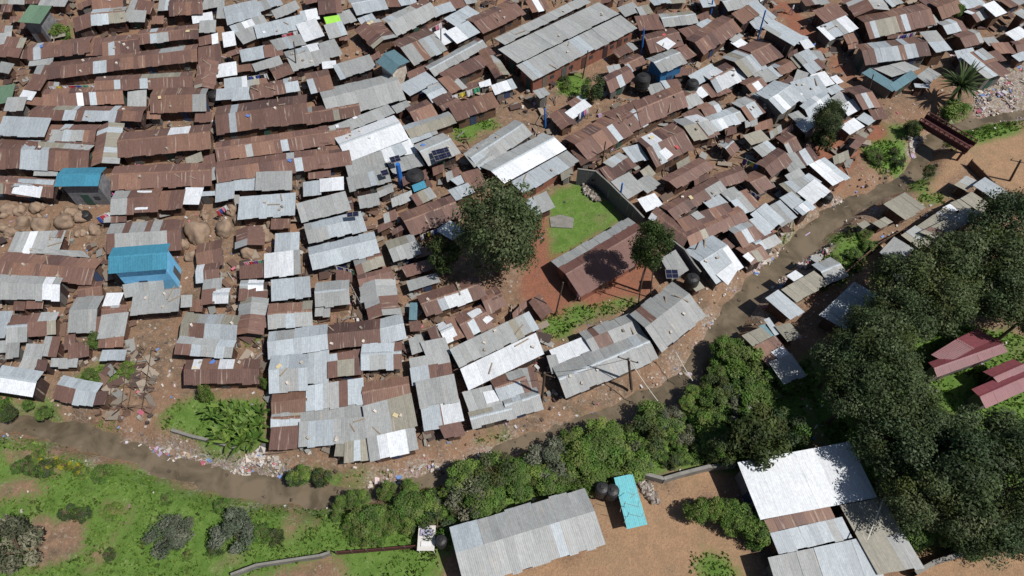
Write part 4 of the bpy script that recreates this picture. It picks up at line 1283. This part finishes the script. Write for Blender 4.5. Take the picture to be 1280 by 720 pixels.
# more loose stones between the boulders
# ---------------------------------------------------------------- plants
def crown(seed, n, leaf, cols, clumps, shape=(1, 1, 1), up_=.35):
    rnd = random.Random(seed); m = MB(); cl = []
    for i in range(clumps):
        while True:
            v = Vector((rnd.uniform(-1, 1), rnd.uniform(-1, 1), rnd.uniform(-.85, 1)))
            if v.length < 1: break
        v = v.normalized()*(v.length**.45)*.74
        cl.append((v, rnd.uniform(.2, .36), rnd.uniform(.7, 1.3), rnd.choice(cols)))
    for i in range(n):
        c, r, b, col = rnd.choice(cl)
        d = Vector((rnd.gauss(0, 1), rnd.gauss(0, 1), rnd.gauss(0, 1))).normalized()*r*rnd.random()**.3
        p = c+d; p = Vector((p.x*shape[0], p.y*shape[1], p.z*shape[2]))
        nr = (d.normalized()*.8+Vector((rnd.gauss(0, .5), rnd.gauss(0, .5), rnd.gauss(0, .5)+up_))).normalized()
        x = nr.orthogonal().normalized(); y = nr.cross(x); a = rnd.random()*6.28
        x, y = x*math.cos(a)+y*math.sin(a), y*math.cos(a)-x*math.sin(a)
        s = leaf*rnd.uniform(.6, 1.4); bb = b*rnd.uniform(.75, 1.25)
        m.face([p-x*s, p-y*s*.45, p+x*s, p+y*s*.45], (col[0]*bb, col[1]*bb, col[2]*bb, 1))
    return m.mesh('crown', M['leaf']), cl
DK = [(.050, .080, .032), (.068, .102, .044), (.095, .125, .062)]
GR = [(.075, .145, .028), (.10, .185, .035), (.14, .215, .05)]
GY = [(.15, .165, .12), (.20, .21, .16), (.10, .12, .08)]
YL = [(.30, .28, .03), (.12, .17, .04), (.2, .22, .03)]
OL = [(.06, .085, .025), (.09, .115, .035), (.04, .06, .02)]
def trunk_mesh(cl, zc, r, rz, th):
    m = MB(); b = Vector((0, 0, -.3)); f = Vector((0, 0, max(.6, zc-rz*.55))); m.tube(b, f, th, th*.7, 8)
    for c, rr, _, _ in cl[:7]:
        e = Vector((c.x*r, c.y*r, zc+c.z*rz)); mid = f.lerp(e, .5)+Vector((0, 0, .3)); m.tube(f, mid, th*.5, th*.3, 6, caps=False); m.tube(mid, e, th*.3, th*.1, 6, caps=False)
    return m.mesh('trunk', M['bark'])
BIG = [crown(i, 15000, .034, DK, 60) for i in (1, 2, 3)]
FEA = [crown(10+i, 12000, .036, DK+DK+OL[:1], 50) for i in (1, 2, 3)]
MED = [crown(20+i, 3800, .07, OL, 26) for i in (1, 2)]
SHR = [crown(30+i, 5200, .055, GR+[(.10, .15, .045), (.15, .20, .06)], 30, (1, 1, 1), .7) for i in (1, 2, 3, 4)]
YEL = [crown(38, 2600, .06, YL, 20)]
SHD = [crown(40+i, 4200, .055, OL+DK+GR[:1], 26) for i in (1, 2)]
SLIM = [crown(61, 9000, .045, [(.05, .085, .025), (.07, .11, .03), (.04, .065, .02)], 40)]
GRY = [crown(50+i, 4000, .055, GY, 26) for i in (1, 2)]
tr_n = [0]
def tree(cx, cy, zc, r, rz, sp, label, group=None, name='tree', trunk=True, th=None):
    me, cl = random.choice(sp) if isinstance(sp, list) else sp
    c = P(cx, cy, zc); g = gz(c.x, c.y); o = empty(name, (c.x, c.y, g)); tag(o, label, 'tree' if 'tree' in name else 'shrub', group)
    cr = bpy.data.objects.new('crown', me); COL.objects.link(cr); cr.parent = o; cr.location = (0, 0, zc-g); cr.scale = (r, r, rz); cr.rotation_euler[2] = 0 if th else random.random()*6
    a = cr.rotation_euler[2]
    t = bpy.data.objects.new('trunk', trunk_mesh([(Matrix.Rotation(a, 3, 'Z') @ q[0], 0, 0, 0) for q in cl], zc-g, r, rz, max(.04, r*.06))); COL.objects.link(t); t.parent = o
tree(622, 288, 7.5, 4.9, 5.6, BIG[:1], 'biggest dark green tree, standing among the middle shacks', name='broadleaf_tree')
tree(556, 318, 3.6, 2.1, 2.6, MED, 'small olive tree left of the biggest tree in its shade', name='broadleaf_tree')
tree(815, 306, 8.0, 2.3, 3.4, SLIM, 'slim green tree at the corner of the red yard', name='broadleaf_tree')
tree(741, 110, 2.6, 1.7, 2, SHD[:1], 'round dark tree in the scrub below the grey school roofs', name='broadleaf_tree')
tree(1038, 146, 4.4, 2.1, 2.4, FEA[:1], 'dark tree above the silver roofs near the river', name='broadleaf_tree')
tree(1031, 172, 2.2, 1.6, 1.6, MED, 'lower olive tree just below the dark tree near the river', name='broadleaf_tree')
tree(8, 684, 4, 2.6, 3.2, GRY, 'grey green tree cut by the left edge', name='broadleaf_tree')
tree(950, 545, 3.6, 3.0, 2.6, MED, 'spreading tree above the white hall roof', name='broadleaf_tree')
tree(905, 562, 2.2, 1.6, 1.6, SHD, 'dark small tree left of the spreading one by the white hall', name='broadleaf_tree')
tree(985, 535, 2.8, 2.2, 2.0, SHD, 'dark tree right of the spreading one by the white hall', name='broadleaf_tree')
MASS = [(1262,278,5,4.2),(1240,330,6,4.4),(1190,335,6,4.2),(1140,352,6,4.0),(1252,362,6,3.8),(1172,376,6.5,3.6),(1128,392,6,3.4),(1085,410,5.5,2.6),(1055,448,6,3.0),(1098,440,7,4.0),(1072,492,6.5,3.1),(1118,492,7,3.8),(1150,528,6.5,3.0),(1115,545,6,3.6),(1178,575,7,4.0),(1235,560,6.5,4.0),(1150,620,6,3.2),(1205,625,6.5,3.6),(1262,610,6.5,4.0),(1232,660,5,3.0),(1296,385,6,3.0),(1290,660,5,3),(1300,340,6,4.4)]
for i, (x, y, z, r) in enumerate(MASS):
    tree(x, y, z, r, r*.92, FEA, 'feathery dark green tree merging with its neighbours in the grove at the right', 'trees of the dark grove at right', 'grove_tree')
for x, y in ((1196, 668), (1215, 680), (1262, 548), (1110, 520), (1270, 540), (1140, 665)):
    tree(x, y, 1.8 if y > 600 else 5, 1.7, 1.6, SHR, 'brighter green bush within the dark grove at right', 'bright bushes in the grove', 'bush')
for x, y, r in ((208, 670, 1.9), (290, 664, 2.1), (225, 662, 1.4)): tree(x, y, 1.3, r, r*.75, GRY, {208: 'grey leaved shrub on the left meadow', 290: 'rounder grey leaved shrub right of its twin on the meadow', 225: 'small grey shrub touching the left grey shrub'}[x], 'grey shrubs on the meadow', 'shrub')
tree(257, 492, 1.2, .75, 1.5, SHR[:1], 'conical bright green shrub below the plain brown roof', name='cone_shrub')
tree(331, 480, 1.0, .5, 1.6, SHR[:1], 'narrow green shrub against the alley wall right of the brown roof', name='cone_shrub')
tree(1141, 160, 1.2, 1.3, 1.2, SHD, 'dark bush on the slope left of the footbridge', name='bush')
tree(1162, 214, 1, .8, .9, SHD, 'small dark bush below the footbridge', name='bush')
tree(75, 41, 1.2, 1.5, 1.2, SHR, 'leafy bush beside the green roofed concrete house', name='bush')
tree(1198, 14, 1.2, .9, 1.2, SHR, 'small bush between the roofs at the top right', name='bush')
tree(118, 425, 1.2, .95, .9, SHR, 'green bush under the grey lean-tos at left', name='bush')
for x, y in ((872, 638), (890, 635), (908, 638), (925, 643), (936, 655), (945, 668), (915, 652)): tree(x, y, 1.5, 1.35, 1.4, SHR, 'leafy green shrub of the hedge beside the white hall', 'hedge by the white hall', 'hedge_shrub')
BELT = [(500,640),(540,618),(590,585),(650,572),(720,550),(800,528),(860,500),(905,430),(950,455),(975,470),(960,500),(900,520),(905,560),(860,580),(800,588),(750,596),(690,606),(640,620),(590,645),(545,665),(500,665),(450,672),(410,660),(440,645)]
pts = []
rr = random.Random(3); tries = 0
while len(pts) < 100 and tries < 9000:
    tries += 1; x, y = rr.uniform(400, 980), rr.uniform(425, 680)
    if inpoly(x, y, BELT) and all((x-a)**2+((y-b)*1.2)**2 > 15**2 for a, b in pts):
        pts.append((x, y))
for x, y in pts:
    r = rr.choice([.6, .9, 1.2, 1.5, 1.9])*rr.uniform(.9, 1.15); sp = GRY if rr.random() < .07 else SHD if (x < 620 and rr.random() < .4) or rr.random() < .08 else SHR
    tree(x, y, r*.5, r*1.05, r*.7, sp, 'bushy green shrub in the thicket along the river bank', 'shrubs of the riverside thicket', 'shrub')
pts2 = []
for poly, n in (([(0,498),(55,505),(68,520),(0,522)], 9), ([(0,560),(60,570),(130,590),(120,600),(0,590)], 10), ([(1040,325),(1058,290),(1075,285),(1110,300),(1060,345)], 7), ([(1080,180),(1130,180),(1130,212),(1095,210)], 7), ([(330,596),(420,588),(430,602),(340,608)], 6), ([(100,460),(160,458),(165,470),(110,480)], 4), ([(400,620),(520,606),(560,612),(420,650)], 8), ([(30,600),(260,620),(400,690),(160,720)], 12), ([(1020,350),(1100,290),(1105,300),(1040,370)], 4), ([(695,95),(728,92),(730,110),(700,118)], 4)):
    xs = [p[0] for p in poly]; ys = [p[1] for p in poly]; k = 0
    while k < n:
        x, y = rr.uniform(min(xs), max(xs)), rr.uniform(min(ys), max(ys))
        if inpoly(x, y, poly):
            k += 1; r = rr.uniform(.45, .95); tree(x, y, r*.4, r*1.1, r*.7, SHR if rr.random() < .7 else SHD, 'low leafy bush among the weeds on open ground near the river', 'low bushes in the weeds', 'bush')
for x, y in ((48,572), (66,578), (82,582), (98,586)): tree(x, y, .4, .7, .5, YEL, 'yellow flowering bush on the left meadow bank', 'yellow flowering bushes', 'bush')
# banana plants and palm like tree
def blades(seed, n, L, w, cols, h0, droop=.6):
    rnd = random.Random(seed); m = MB()
    for i in range(n):
        a = rnd.random()*6.28; el = rnd.uniform(.3, 1.3); d = Vector((math.cos(a)*math.cos(el), math.sin(a)*math.cos(el), math.sin(el))); s = Vector((-math.sin(a), math.cos(a), 0))
        p = Vector((0, 0, h0)); l = L*rnd.uniform(.7, 1.2); b = rnd.uniform(.7, 1.3); c = rnd.choice(cols); c = (c[0]*b, c[1]*b, c[2]*b, 1); k = 5; pw = w*.25
        for j in range(k):
            q = p+d*l/k; d = (d-Vector((0, 0, droop*1.2/k))).normalized(); qw = w*(1-((j+1)/k-.45)**2*2.6) if j < k-1 else .02
            m.face([p-s*pw, q-s*max(qw, .02), q+s*max(qw, .02), p+s*pw], c); p = q; pw = max(qw, .02)
    return m.mesh('leaves', M['leaf'])
ban = [blades(i, 11, 1.7, .2, GR, 1.0) for i in range(3)]
st = MB(); st.tube((0, 0, -.2), (0, 0, 1.1), .11, .07, 7, (1, 1, 1, 1)); stm = st.mesh('stem', M['bark'])
for x, y in ((262,512),(274,508),(286,513),(298,509),(310,514),(318,522),(280,524),(292,522),(303,528),(276,540),(290,538),(302,544),(314,540),(284,552),(298,555),(312,552),(268,520),(294,516),(306,519),(322,530),(284,532),(298,536),(310,530),(322,546),(272,548),(305,550),(325,514)):
    c = P(x, y, 1); o = empty('banana_plant', (c.x, c.y, gz(c.x, c.y))); tag(o, 'leafy banana plant in the garden plot below the plain brown roof', 'banana plant', 'banana plants in the garden plot')
    for nm, me in (('leaves', random.choice(ban)), ('stem', stm)):
        q = bpy.data.objects.new(nm, me); COL.objects.link(q); q.parent = o; q.scale = (.72,)*3; q.rotation_euler[2] = random.random()*6
o = empty('palm_tree', P(1186, 128, 0)); tag(o, 'spiky palm like tree above the river debris', 'palm tree')
for nm, me in (('fronds', blades(77, 90, 3.0, .12, [(.06, .10, .03), (.04, .07, .02), (.11, .14, .06)], 2.4, .9)), ('trunk', stm)):
    q = bpy.data.objects.new(nm, me); COL.objects.link(q); q.parent = o
    if nm == 'trunk': q.scale = (2.4, 2.4, 2.3)
tree(1195, 138, 1.2, 2.0, 1.3, SHR, 'green bush at the foot of the palm like tree', name='bush')
# ---------------------------------------------------------------- fences, walls, bridge
def wall_run(pts, h, th, mat, name, label, cat, cap=None, z0=-.2, post_=0):
    W = [P(x, y, h) for x, y in pts]; o = empty(name, (W[0].x, W[0].y, 0)); tag(o, label, cat); m = MB(); cp = MB(); L = 0
    for a, b in zip(W, W[1:]):
        d = (b-a); d.z = 0; n = Vector((-d.y, d.x, 0)).normalized()*th/2; l = d.length
        zA = gz(a.x, a.y)+z0; 
        for sgn, (p, q) in ((1, (a, b)), (-1, (b, a))):
            m.face([Vector((p.x, p.y, zA))-n*sgn, Vector((q.x, q.y, zA))-n*sgn, Vector((q.x, q.y, h))-n*sgn, Vector((p.x, p.y, h))-n*sgn], (.12, .12, .13, 0), [(L, 0), (L+l, 0), (L+l, h), (L, h)])
        m.face([a-n, b-n, b+n, a+n], (.3, .3, .3, 0))
        if cap: cp.slab([a-n*1.4+Vector((0, 0, .04)), b-n*1.4+Vector((0, 0, .04)), b+n*1.4+Vector((0, 0, .04)), a+n*1.4+Vector((0, 0, .04))], .03, (.7, .7, .66, 0))
        L += l
    m.build('wall_panel', mat, o, origin=o.location)
    if cap: cp.build('coping', M['concrete'], o, origin=o.location)
    for i in range(post_):
        t = i/max(1, post_-1)*(len(W)-1); k = min(int(t), len(W)-2); p = W[k].lerp(W[k+1], t-k); mb = MB(); mb.tube((p.x, p.y, -.2), (p.x, p.y, h+.12), .07); mb.build('post', M['pole'], o, origin=o.location)
wall_run([(722,211),(745,214),(763,230),(780,247),(792,258),(805,272)], 2.6, .12, M['wall'], 'boundary_wall', 'dark iron boundary wall with pale top along the playground', 'wall', True)
wall_run([(838,298),(856,312),(868,330),(876,340)], 2.2, .12, M['wall'], 'boundary_wall', 'dark wall with pale top between slim tree and white edged roof', 'wall', True)
wall_run([(1145,716),(1170,702),(1210,690),(1250,683),(1300,676)], 1.2, .35, M['concrete'], 'stone_wall', 'low pale wall at the bottom right corner', 'wall')
wall_run([(288,718),(320,706),(360,700),(400,694),(412,690)], .8, .2, M['concrete'], 'stone_wall', 'low grey wall along the bottom left yard', 'wall')
wall_run([(214,537),(240,545),(262,550),(290,558),(307,558)], .5, .25, M['concrete'], 'garden_edging', 'low grey edging round the garden plot beside the river', 'wall')
wall_run([(770,592),(800,590),(830,598),(850,592),(885,583),(920,580)], 1.0, .3, M['concrete'], 'stone_wall', 'rough stone wall between the thicket and the sandy yard', 'wall')
wall_run([(885,545),(905,525),(940,505),(975,490)], .3, .9, M['concrete'], 'stone_kerb', 'raised pale stone path edge through the thicket towards the grove', 'wall')
wall_run([(420,690),(470,686),(540,680),(556,672)], .9, .06, M['redmetal'], 'wire_fence', 'low dark fence between the thicket and the dry yard', 'fence', post_=9)
wall_run([(1098,372),(1030,400)], .4, .06, M['redmetal'], 'low_fence', 'low rusted fence under the grove edge', 'fence', post_=4)
wall_run([(1215,200),(1250,235),(1300,262)], 1.0, .08, M['mud'], 'mud_fence', 'low earth coloured fence right of the footbridge', 'fence', post_=6)
wall_run([(1052,345),(1080,320),(1100,303),(1132,285)], .8, .08, M['mud'], 'mud_fence', 'long low fence between the weeds and the khaki roofs', 'fence', post_=9)
b = empty('footbridge', P(1180, 178, 0)); tag(b, 'rusty dark red footbridge with solid sides over the stream', 'bridge')
A0 = P(1152, 150, 1.6); B0 = P(1213, 186, 1.6); d = (B0-A0).normalized(); n = Vector((-d.y, d.x, 0)); LB = (B0-A0).length
m = MB()
for i in range(30):
    a_ = A0+d*LB*(i+.04)/30; b_ = A0+d*LB*(i+.9)/30; m.slab([a_-n*.75, b_-n*.75, b_+n*.75, a_+n*.75], .06, (1, 1, 1, 1))
m.build('deck', M['redmetal'], b, origin=b.location)
for s in (-1, 1):
    q0 = A0+n*s*.8; q1 = B0+n*s*.8; U = Vector((0, 0, 1)); m = MB(); m.tube(q0-U*.15, q1-U*.15, .14); m.build('girder', M['redmetal'], b, origin=b.location)
    m = MB(); m.tube(q0+U*.8, q1+U*.8, .07)
    K = 10
    for i in range(K+1): m.tube(q0.lerp(q1, i/K)-U*.1, q0.lerp(q1, i/K)+U*.8, .045)
    for i in range(K): m.tube(q0.lerp(q1, i/K)-U*.1, q0.lerp(q1, (i+1)/K)+U*.8, .035)
    nn = n*.03; m.slab([q0-nn+U*.45, q1-nn+U*.45, q1+nn+U*.45, q0+nn+U*.45], .45)
    m.build('railing', M['redmetal'], b, origin=b.location)
    for t in (.05, .95):
        p = q0.lerp(q1, t); m = MB(); m.tube((p.x, p.y, gz(p.x, p.y)-.4), (p.x, p.y, 1.4), .14); m.build('support', M['redmetal'], b, origin=b.location)
# playground slab and stone heap
sl_ = MB(); c0 = P(703, 277, .12); sl_.slab([c0+Vector(v) for v in ((-1.3, -.7, 0), (1.1, -.9, 0), (1.3, .5, 0), (-.2, 1.0, 0), (-1.4, .6, 0))], .2, (1, 1, 1, 1)); tag(sl_.build('concrete_slab', M['concrete']), 'flat grey concrete slab on the playground grass', 'slab')
def heap(pts, n, smin, smax, name, label, cols, cat, zmax=.3, mat='stone'):
    poly = zone(pts); xs = [p[0] for p in poly]; ys = [p[1] for p in poly]; m = MB(); k = 0; rnd = random.Random(n)
    while k < n:
        x, y = rnd.uniform(min(xs), max(xs)), rnd.uniform(min(ys), max(ys))
        if inpoly(x, y, poly):
            k += 1; s = rnd.uniform(smin, smax); T = Matrix.Rotation(rnd.random(), 3, 'X') @ Matrix.Rotation(rnd.random(), 3, 'Y'); m.box((x, y, gz(x, y)+rnd.uniform(0, zmax)), s, s*.8, s*.6, rnd.random()*6, rnd.choice(cols), T)
    tag(m.build(name, M[mat]), label, cat, kind='stuff')
SC = [(.9, .9, .9, 1), (.7, .68, .65, 1), (1.2, 1.2, 1.2, 1), (.5, .45, .42, 1)]
heap([(728,232),(735,232),(752,252),(745,253),(730,243)], 260, .15, .35, 'stone_heap', 'heap of pale building stones by the playground wall', SC, 'stones', .4)
heap([(798,603),(812,603),(824,628),(815,630),(802,615)], 200, .15, .35, 'stone_heap', 'heap of grey stones right of the turquoise block', SC, 'stones', .3)
LC = [(.50, .50, .52, 1)]*2+[(.42, .38, .34, 1)]*5+[(.2, .15, .11, 1)]*4+[(.55, .5, .45, 1)]*4+[(.6, .5, .5, 1), (.15, .25, .5, 1), (.5, .15, .2, 1), (.4, .3, .45, 1), (.2, .2, .2, 1), (.1, .1, .1, 1), (.3, .2, .14, 1), (.35, .26, .18, 1), (.26, .18, .13, 1)]
m = MB(); rnd = random.Random(99); ALL = TRASH; cnt = 0
bbs = boxes(TRASH)
while cnt < 4200:
    a, b_, c, d_, p = rnd.choice(bbs); x, y = rnd.uniform(a, b_), rnd.uniform(c, d_)
    if inpoly(x, y, p) and noise.noise((x*.55, y*.55, 31)) > -.05:
        cnt += 1; s = rnd.uniform(.05, .26)
        if rnd.random() < .03: s = .45
        m.box((x, y, gz(x, y)+.12), s*rnd.uniform(.6, 1.8), s, s*.4, rnd.random()*6, rnd.choice(LC), Matrix.Rotation(rnd.uniform(-.5, .5), 3, 'X'))
for _ in range(10000):
    x, y = rnd.uniform(0, 1285), rnd.uniform(-8, 570)
    if not clear(x, y) or covered(x, y): continue
    p = P(x, y, 0); k_ = rnd.random(); T = Matrix.Rotation(rnd.uniform(-.35, .35), 3, 'X') @ Matrix.Rotation(rnd.uniform(-.3, .3), 3, 'Y'); c_ = rnd.choice([(.1, .06, .05, 1), (.16, .1, .075, 1), (.13, .09, .07, 1), (.26, .26, .25, 1), (.3, .25, .2, 1), (.07, .05, .045, 1), (.2, .17, .14, 1)])
    if k_ < .3: m.box((p.x, p.y, rnd.uniform(.1, .5)), rnd.uniform(.5, .9), rnd.uniform(.7, 1.7), .03, rnd.random()*6, c_, T)
    elif k_ < .6: m.box((p.x, p.y, rnd.uniform(.05, .35)), rnd.uniform(.8, 2.0), .1, .08, rnd.random()*6, c_, T)
    else: m.box((p.x, p.y, .15), rnd.uniform(.2, .5), rnd.uniform(.2, .5), rnd.uniform(.2, .5), rnd.random()*6, c_ if rnd.random() < .85 else rnd.choice(LC), T)
for _ in range(7000):
    x, y = rnd.uniform(-20, 1300), rnd.uniform(-5, 640)
    p = P(x, y, 0); dd = rivd(p.x, p.y)
    if dd < -.1 or inz(GRASS, p.x, p.y) and rnd.random() < .9 or inz(SAND, p.x, p.y) or (inz(RED, p.x, p.y) and rnd.random() < .85): continue
    s = rnd.uniform(.04, .2); m.box((p.x, p.y, gz(p.x, p.y)+.06), s*rnd.uniform(.6, 2.2), s, s*.5, rnd.random()*6, rnd.choice(LC), Matrix.Rotation(rnd.uniform(-.4, .4), 3, 'X'))
tag(m.build('rubbish', M['litter']), 'scattered rubbish and stones along the river banks and alleys', 'rubbish', kind='stuff')
# rocks in the water
m = MB(); k = 0
while k < 260:
    i = rnd.randrange(len(RW)-1); t = rnd.random(); p = RW[i][0].lerp(RW[i+1][0], t); x, y = p.x+rnd.uniform(-2.6, 2.6), p.y+rnd.uniform(-2.2, 2.2); k += 1
    if rivd(x, y) < -.75 and rnd.random() < .8: continue
    s = rnd.uniform(.08, .36); m.box((x, y, -1.2 if rivd(x, y) < .2 else gz(x, y)+.1), s, s*.8, s*.6, rnd.random()*6, rnd.choice([(.35, .3, .26, 1), (.5, .42, .36, 1), (.25, .2, .17, 1)]), Matrix.Rotation(rnd.random(), 3, 'X'))
tag(m.build('river_stones', M['stone']), 'loose stones lying in and beside the muddy water', 'stones', kind='stuff')
# grass tufts
PLAY = zone([(686,232),(740,226),(790,272),(700,318),(674,332)])
m = MB(); k = 0; bbs = [b for b in boxes(GRASS)]; ar = [(b[1]-b[0])*(b[3]-b[2]) for b in bbs]; rnd = random.Random(5)
while k < 60000:
    a, b_, c, d_, p = rnd.choices(bbs, ar)[0]; x, y = rnd.uniform(a, b_), rnd.uniform(c, d_)
    k += 1
    if not inpoly(x, y, p) or rivd(x, y) < .15 or inz(BARE, x, y) or inpoly(x, y, PLAY): continue
    n1 = noise.noise((x*.22, y*.22, 7)); 
    if n1 > .18 and rnd.random() < .85: continue
    n2 = noise.noise((x*.6, y*.6, 2)); z = gz(x, y); hh = rnd.uniform(.08, .26)*(1+max(0, n2)*1.8); q = rnd.random()*6.28
    col = rnd.choice(GR) if n2 < .25 else rnd.choice(GR+OL); bb = 1.25+n2*.4+rnd.uniform(-.2, .2); col = (col[0]*bb, col[1]*bb, col[2]*bb, 1)
    for t in range(2):
        q += 2.2; dx, dy = math.cos(q)*.13, math.sin(q)*.13; lx, ly = rnd.uniform(-.15, .15), rnd.uniform(-.15, .15)
        m.face([(x-dx, y-dy, z-.05), (x+dx, y+dy, z-.05), (x+lx, y+ly, z+hh)], col)
tag(m.build('grass', M['leaf']), 'rough green grass and weeds on the open ground', 'grass', kind='stuff')
# ---------------------------------------------------------------- washing lines
CC = {'white': (.75, .75, .78, 1), 'blue': (.05, .1, .4, 1), 'red': (.5, .04, .06, 1), 'purple': (.2, .06, .3, 1), 'pink': (.7, .25, .35, 1), 'green': (.08, .35, .2, 1), 'yellow': (.7, .55, .08, 1), 'black': (.03, .03, .035, 1)}
LINES = [(1122,45,1146,40,['white','purple','blue','white','purple','white'],'below the brown roof with two white sheets'), (60,108,118,106,['white','yellow','white','red','blue','green','white'],'in the alley above a brown row'),
         (310,96,334,92,['blue','white','blue','black','white'],'below the patched roofs in the upper rows'), (352,44,372,38,['pink','red','white'],'left of the bright white upper roof'),
         (536,37,552,28,['white','black','pink','white'],'below the pale gabled roof at top'), (564,120,600,108,['white','yellow','white','green'],'under the brown row above the dirt clearing'),
         (418,332,442,338,['white','blue','purple','white','black','white','green'],'over the small yard in the middle rows'), (438,355,450,378,['purple','white','black','white'],'beside the grey square roof in the middle rows'),
         (304,328,328,325,['pink','red','purple','green'],'above the small brown hut near the boulders'), (270,264,283,256,['red','blue','pink','white'],'beside the boulders near the silver roof'),
         (525,294,546,286,['white','black','yellow','white','blue'],'left of the biggest tree'), (938,238,950,246,['white','blue','white','purple'],'in the dark gap among brown roofs'),
         (930,198,948,206,['purple','green','yellow','blue'],'by the small brown roofs near the pit'), (665,158,672,168,['purple','white','pink'],'beside the thick blue post'),
         (724,142,736,134,['white','blue','pink','white'],'below the new white roof by the scrub'), (120,272,137,265,['blue','red','pink','white'],'right of the blue roofed house'), (400,20+0,430,75,['white'],'x')]
for x0, y0, x1, y1, cs, where in LINES:
    if where == 'x': continue
    z = 1.9; a = P(x0, y0, z); b = P(x1, y1, z); o = empty('washing_line', (a.x, a.y, 0)); tag(o, 'washing line strung '+where, 'washing line', 'washing lines')
    m = MB(); m.tube(a, b, .015, n=4); m.build('line', M['cable'], o, origin=o.location)
    for p in (a, b):
        m = MB(); m.tube((p.x, p.y, -.1), (p.x, p.y, z+.05), .035); m.build('post', M['pole'], o, origin=o.location)
    n = len(cs); d = b-a; l = d.length; dn = d.normalized()
    for i, c in enumerate(cs):
        w_ = min(.75, l/n*.85); p = a+d*((i+.5)/n); hh = random.uniform(.6, 1.0); m = MB(); sd = Vector((-dn.y, dn.x, 0))
        K = 5; rows = 4
        def cp(u, v): return p+dn*((u-.5)*w_*(1+.1*v))+Vector((0, 0, -v*hh))+sd*(.09*math.sin(u*9+i)*v)
        for u in range(K):
            for v in range(rows): m.face([cp(u/K, v/rows), cp((u+1)/K, v/rows), cp((u+1)/K, (v+1)/rows), cp(u/K, (v+1)/rows)], CC[c])
        rank = cs[:i].count(c); tot = cs.count(c); wd = (ORD[rank] or 'first ') if tot > 1 else ''
        tag(m.build('garment', M['cloth'], origin=p), f"{wd}{c} garment hanging on the line {where}", 'garment', 'clothes hung on washing lines')
# drying frame on the rubble plot
o = empty('drying_frame', P(160, 470, 0)); tag(o, 'grid of thin timber rails over the bare rubble plot in the lower left', 'drying frame')
for x0, y0, x1, y1 in ((143,458,136,505),(158,456,152,507),(175,432,160,508),(190,434,178,510)):
    m = MB(); m.tube(P(x0, y0, 1.1), P(x1, y1, 1.1), .03); m.build('rail', M['pole'], o, origin=o.location)
    for x, y in ((x0, y0), (x1, y1)):
        m = MB(); p = P(x, y, 1.1); m.tube((p.x, p.y, -.2), p, .04); m.build('post', M['pole'], o, origin=o.location)
for x0, y0, x1, y1 in ((136,505,190,509),(140,480,193,484),(168,470,196,474)):
    m = MB(); m.tube(P(x0, y0, 1.12), P(x1, y1, 1.12), .025); m.build('cross_rail', M['pole'], o, origin=o.location)
# ---------------------------------------------------------------- people
def person(x, y, rz, shirt, trous, label, stride=.25):
    o = P(x, y, 0); root_v = []
    V = [(0,0,.95),(0,0,1.15),(0,0,1.38),(0,0,1.5),(0,.01,1.6),(0,.01,1.7), (.1,stride*.3,.9),(.11,stride*.6,.5),(.11,stride,.08),(.11,stride+.14,.03), (-.1,-stride*.3,.9),(-.11,-stride*.3,.5),(-.11,-stride,.08),(-.11,-stride+.14,.03),
         (.19,0,1.4),(.24,-.08,1.12),(.25,.02,.88),(.25,.06,.8), (-.19,0,1.4),(-.24,.08,1.12),(-.25,.16,.9),(-.25,.2,.82)]
    E = [(0,1),(1,2),(2,3),(3,4),(4,5),(0,6),(6,7),(7,8),(8,9),(0,10),(10,11),(11,12),(12,13),(2,14),(14,15),(15,16),(16,17),(2,18),(18,19),(19,20),(20,21)]
    Rr = [.14,.13,.15,.055,.09,.085,.085,.06,.045,.04,.085,.06,.045,.04,.06,.045,.035,.03,.06,.045,.035,.03]
    me = bpy.data.meshes.new('body'); me.from_pydata(V, E, []); ob = bpy.data.objects.new('person', me); COL.objects.link(ob)
    md = ob.modifiers.new('skin', 'SKIN')
    for i, r in enumerate(Rr): me.skin_vertices[0].data[i].radius = (r, r*.85)
    me.skin_vertices[0].data[0].use_root = True
    ob.modifiers.new('sub', 'SUBSURF').levels = 1; ob.modifiers['sub'].render_levels = 1
    ob.location = (o.x, o.y, gz(o.x, o.y)+.02); ob.rotation_euler[2] = rz; me.materials.append(shirt_mat(shirt, trous)); tag(ob, label, 'person', 'people in the alleys')
def shirt_mat(s, tr):
    m, t, b = newmat('clothes'); tc = N(t, 'ShaderNodeTexCoord').outputs['Object']; sp = N(t, 'ShaderNodeSeparateXYZ'); t.links.new(tc, sp.inputs[0])
    def gt(v):
        n = N(t, 'ShaderNodeMath', operation='GREATER_THAN'); t.links.new(sp.outputs[2], n.inputs[0]); n.inputs[1].default_value = v; return n.outputs[0]
    c = mixc(t, gt(.98), (*tr, 1), (*s, 1)); c = mixc(t, gt(1.49), c, (.06, .03, .02, 1)); c = mixc(t, gt(1.72), c, (.01, .01, .01, 1))
    t.links.new(c, b.inputs['Base Color']); b.inputs['Roughness'].default_value = .85; return m
person(180, 66, .4, (.05, .06, .1), (.03, .03, .04), 'person in dark clothes walking along the alley in the upper left')
person(988, 18, 1.2, (.7, .7, .7), (.1, .1, .2), 'person in a white shirt on the red dirt track')
person(722, 377, 2.2, (.7, .35, .4), (.2, .1, .1), 'person in a pink top on the red yard')
person(148, 252, 2.6, (.6, .1, .3), (.1, .1, .3), 'person in red and blue beside the blue roofed house')
person(1013, 66, .6, (.1, .2, .5), (.05, .05, .05), 'person in a blue shirt lower on the red dirt track')
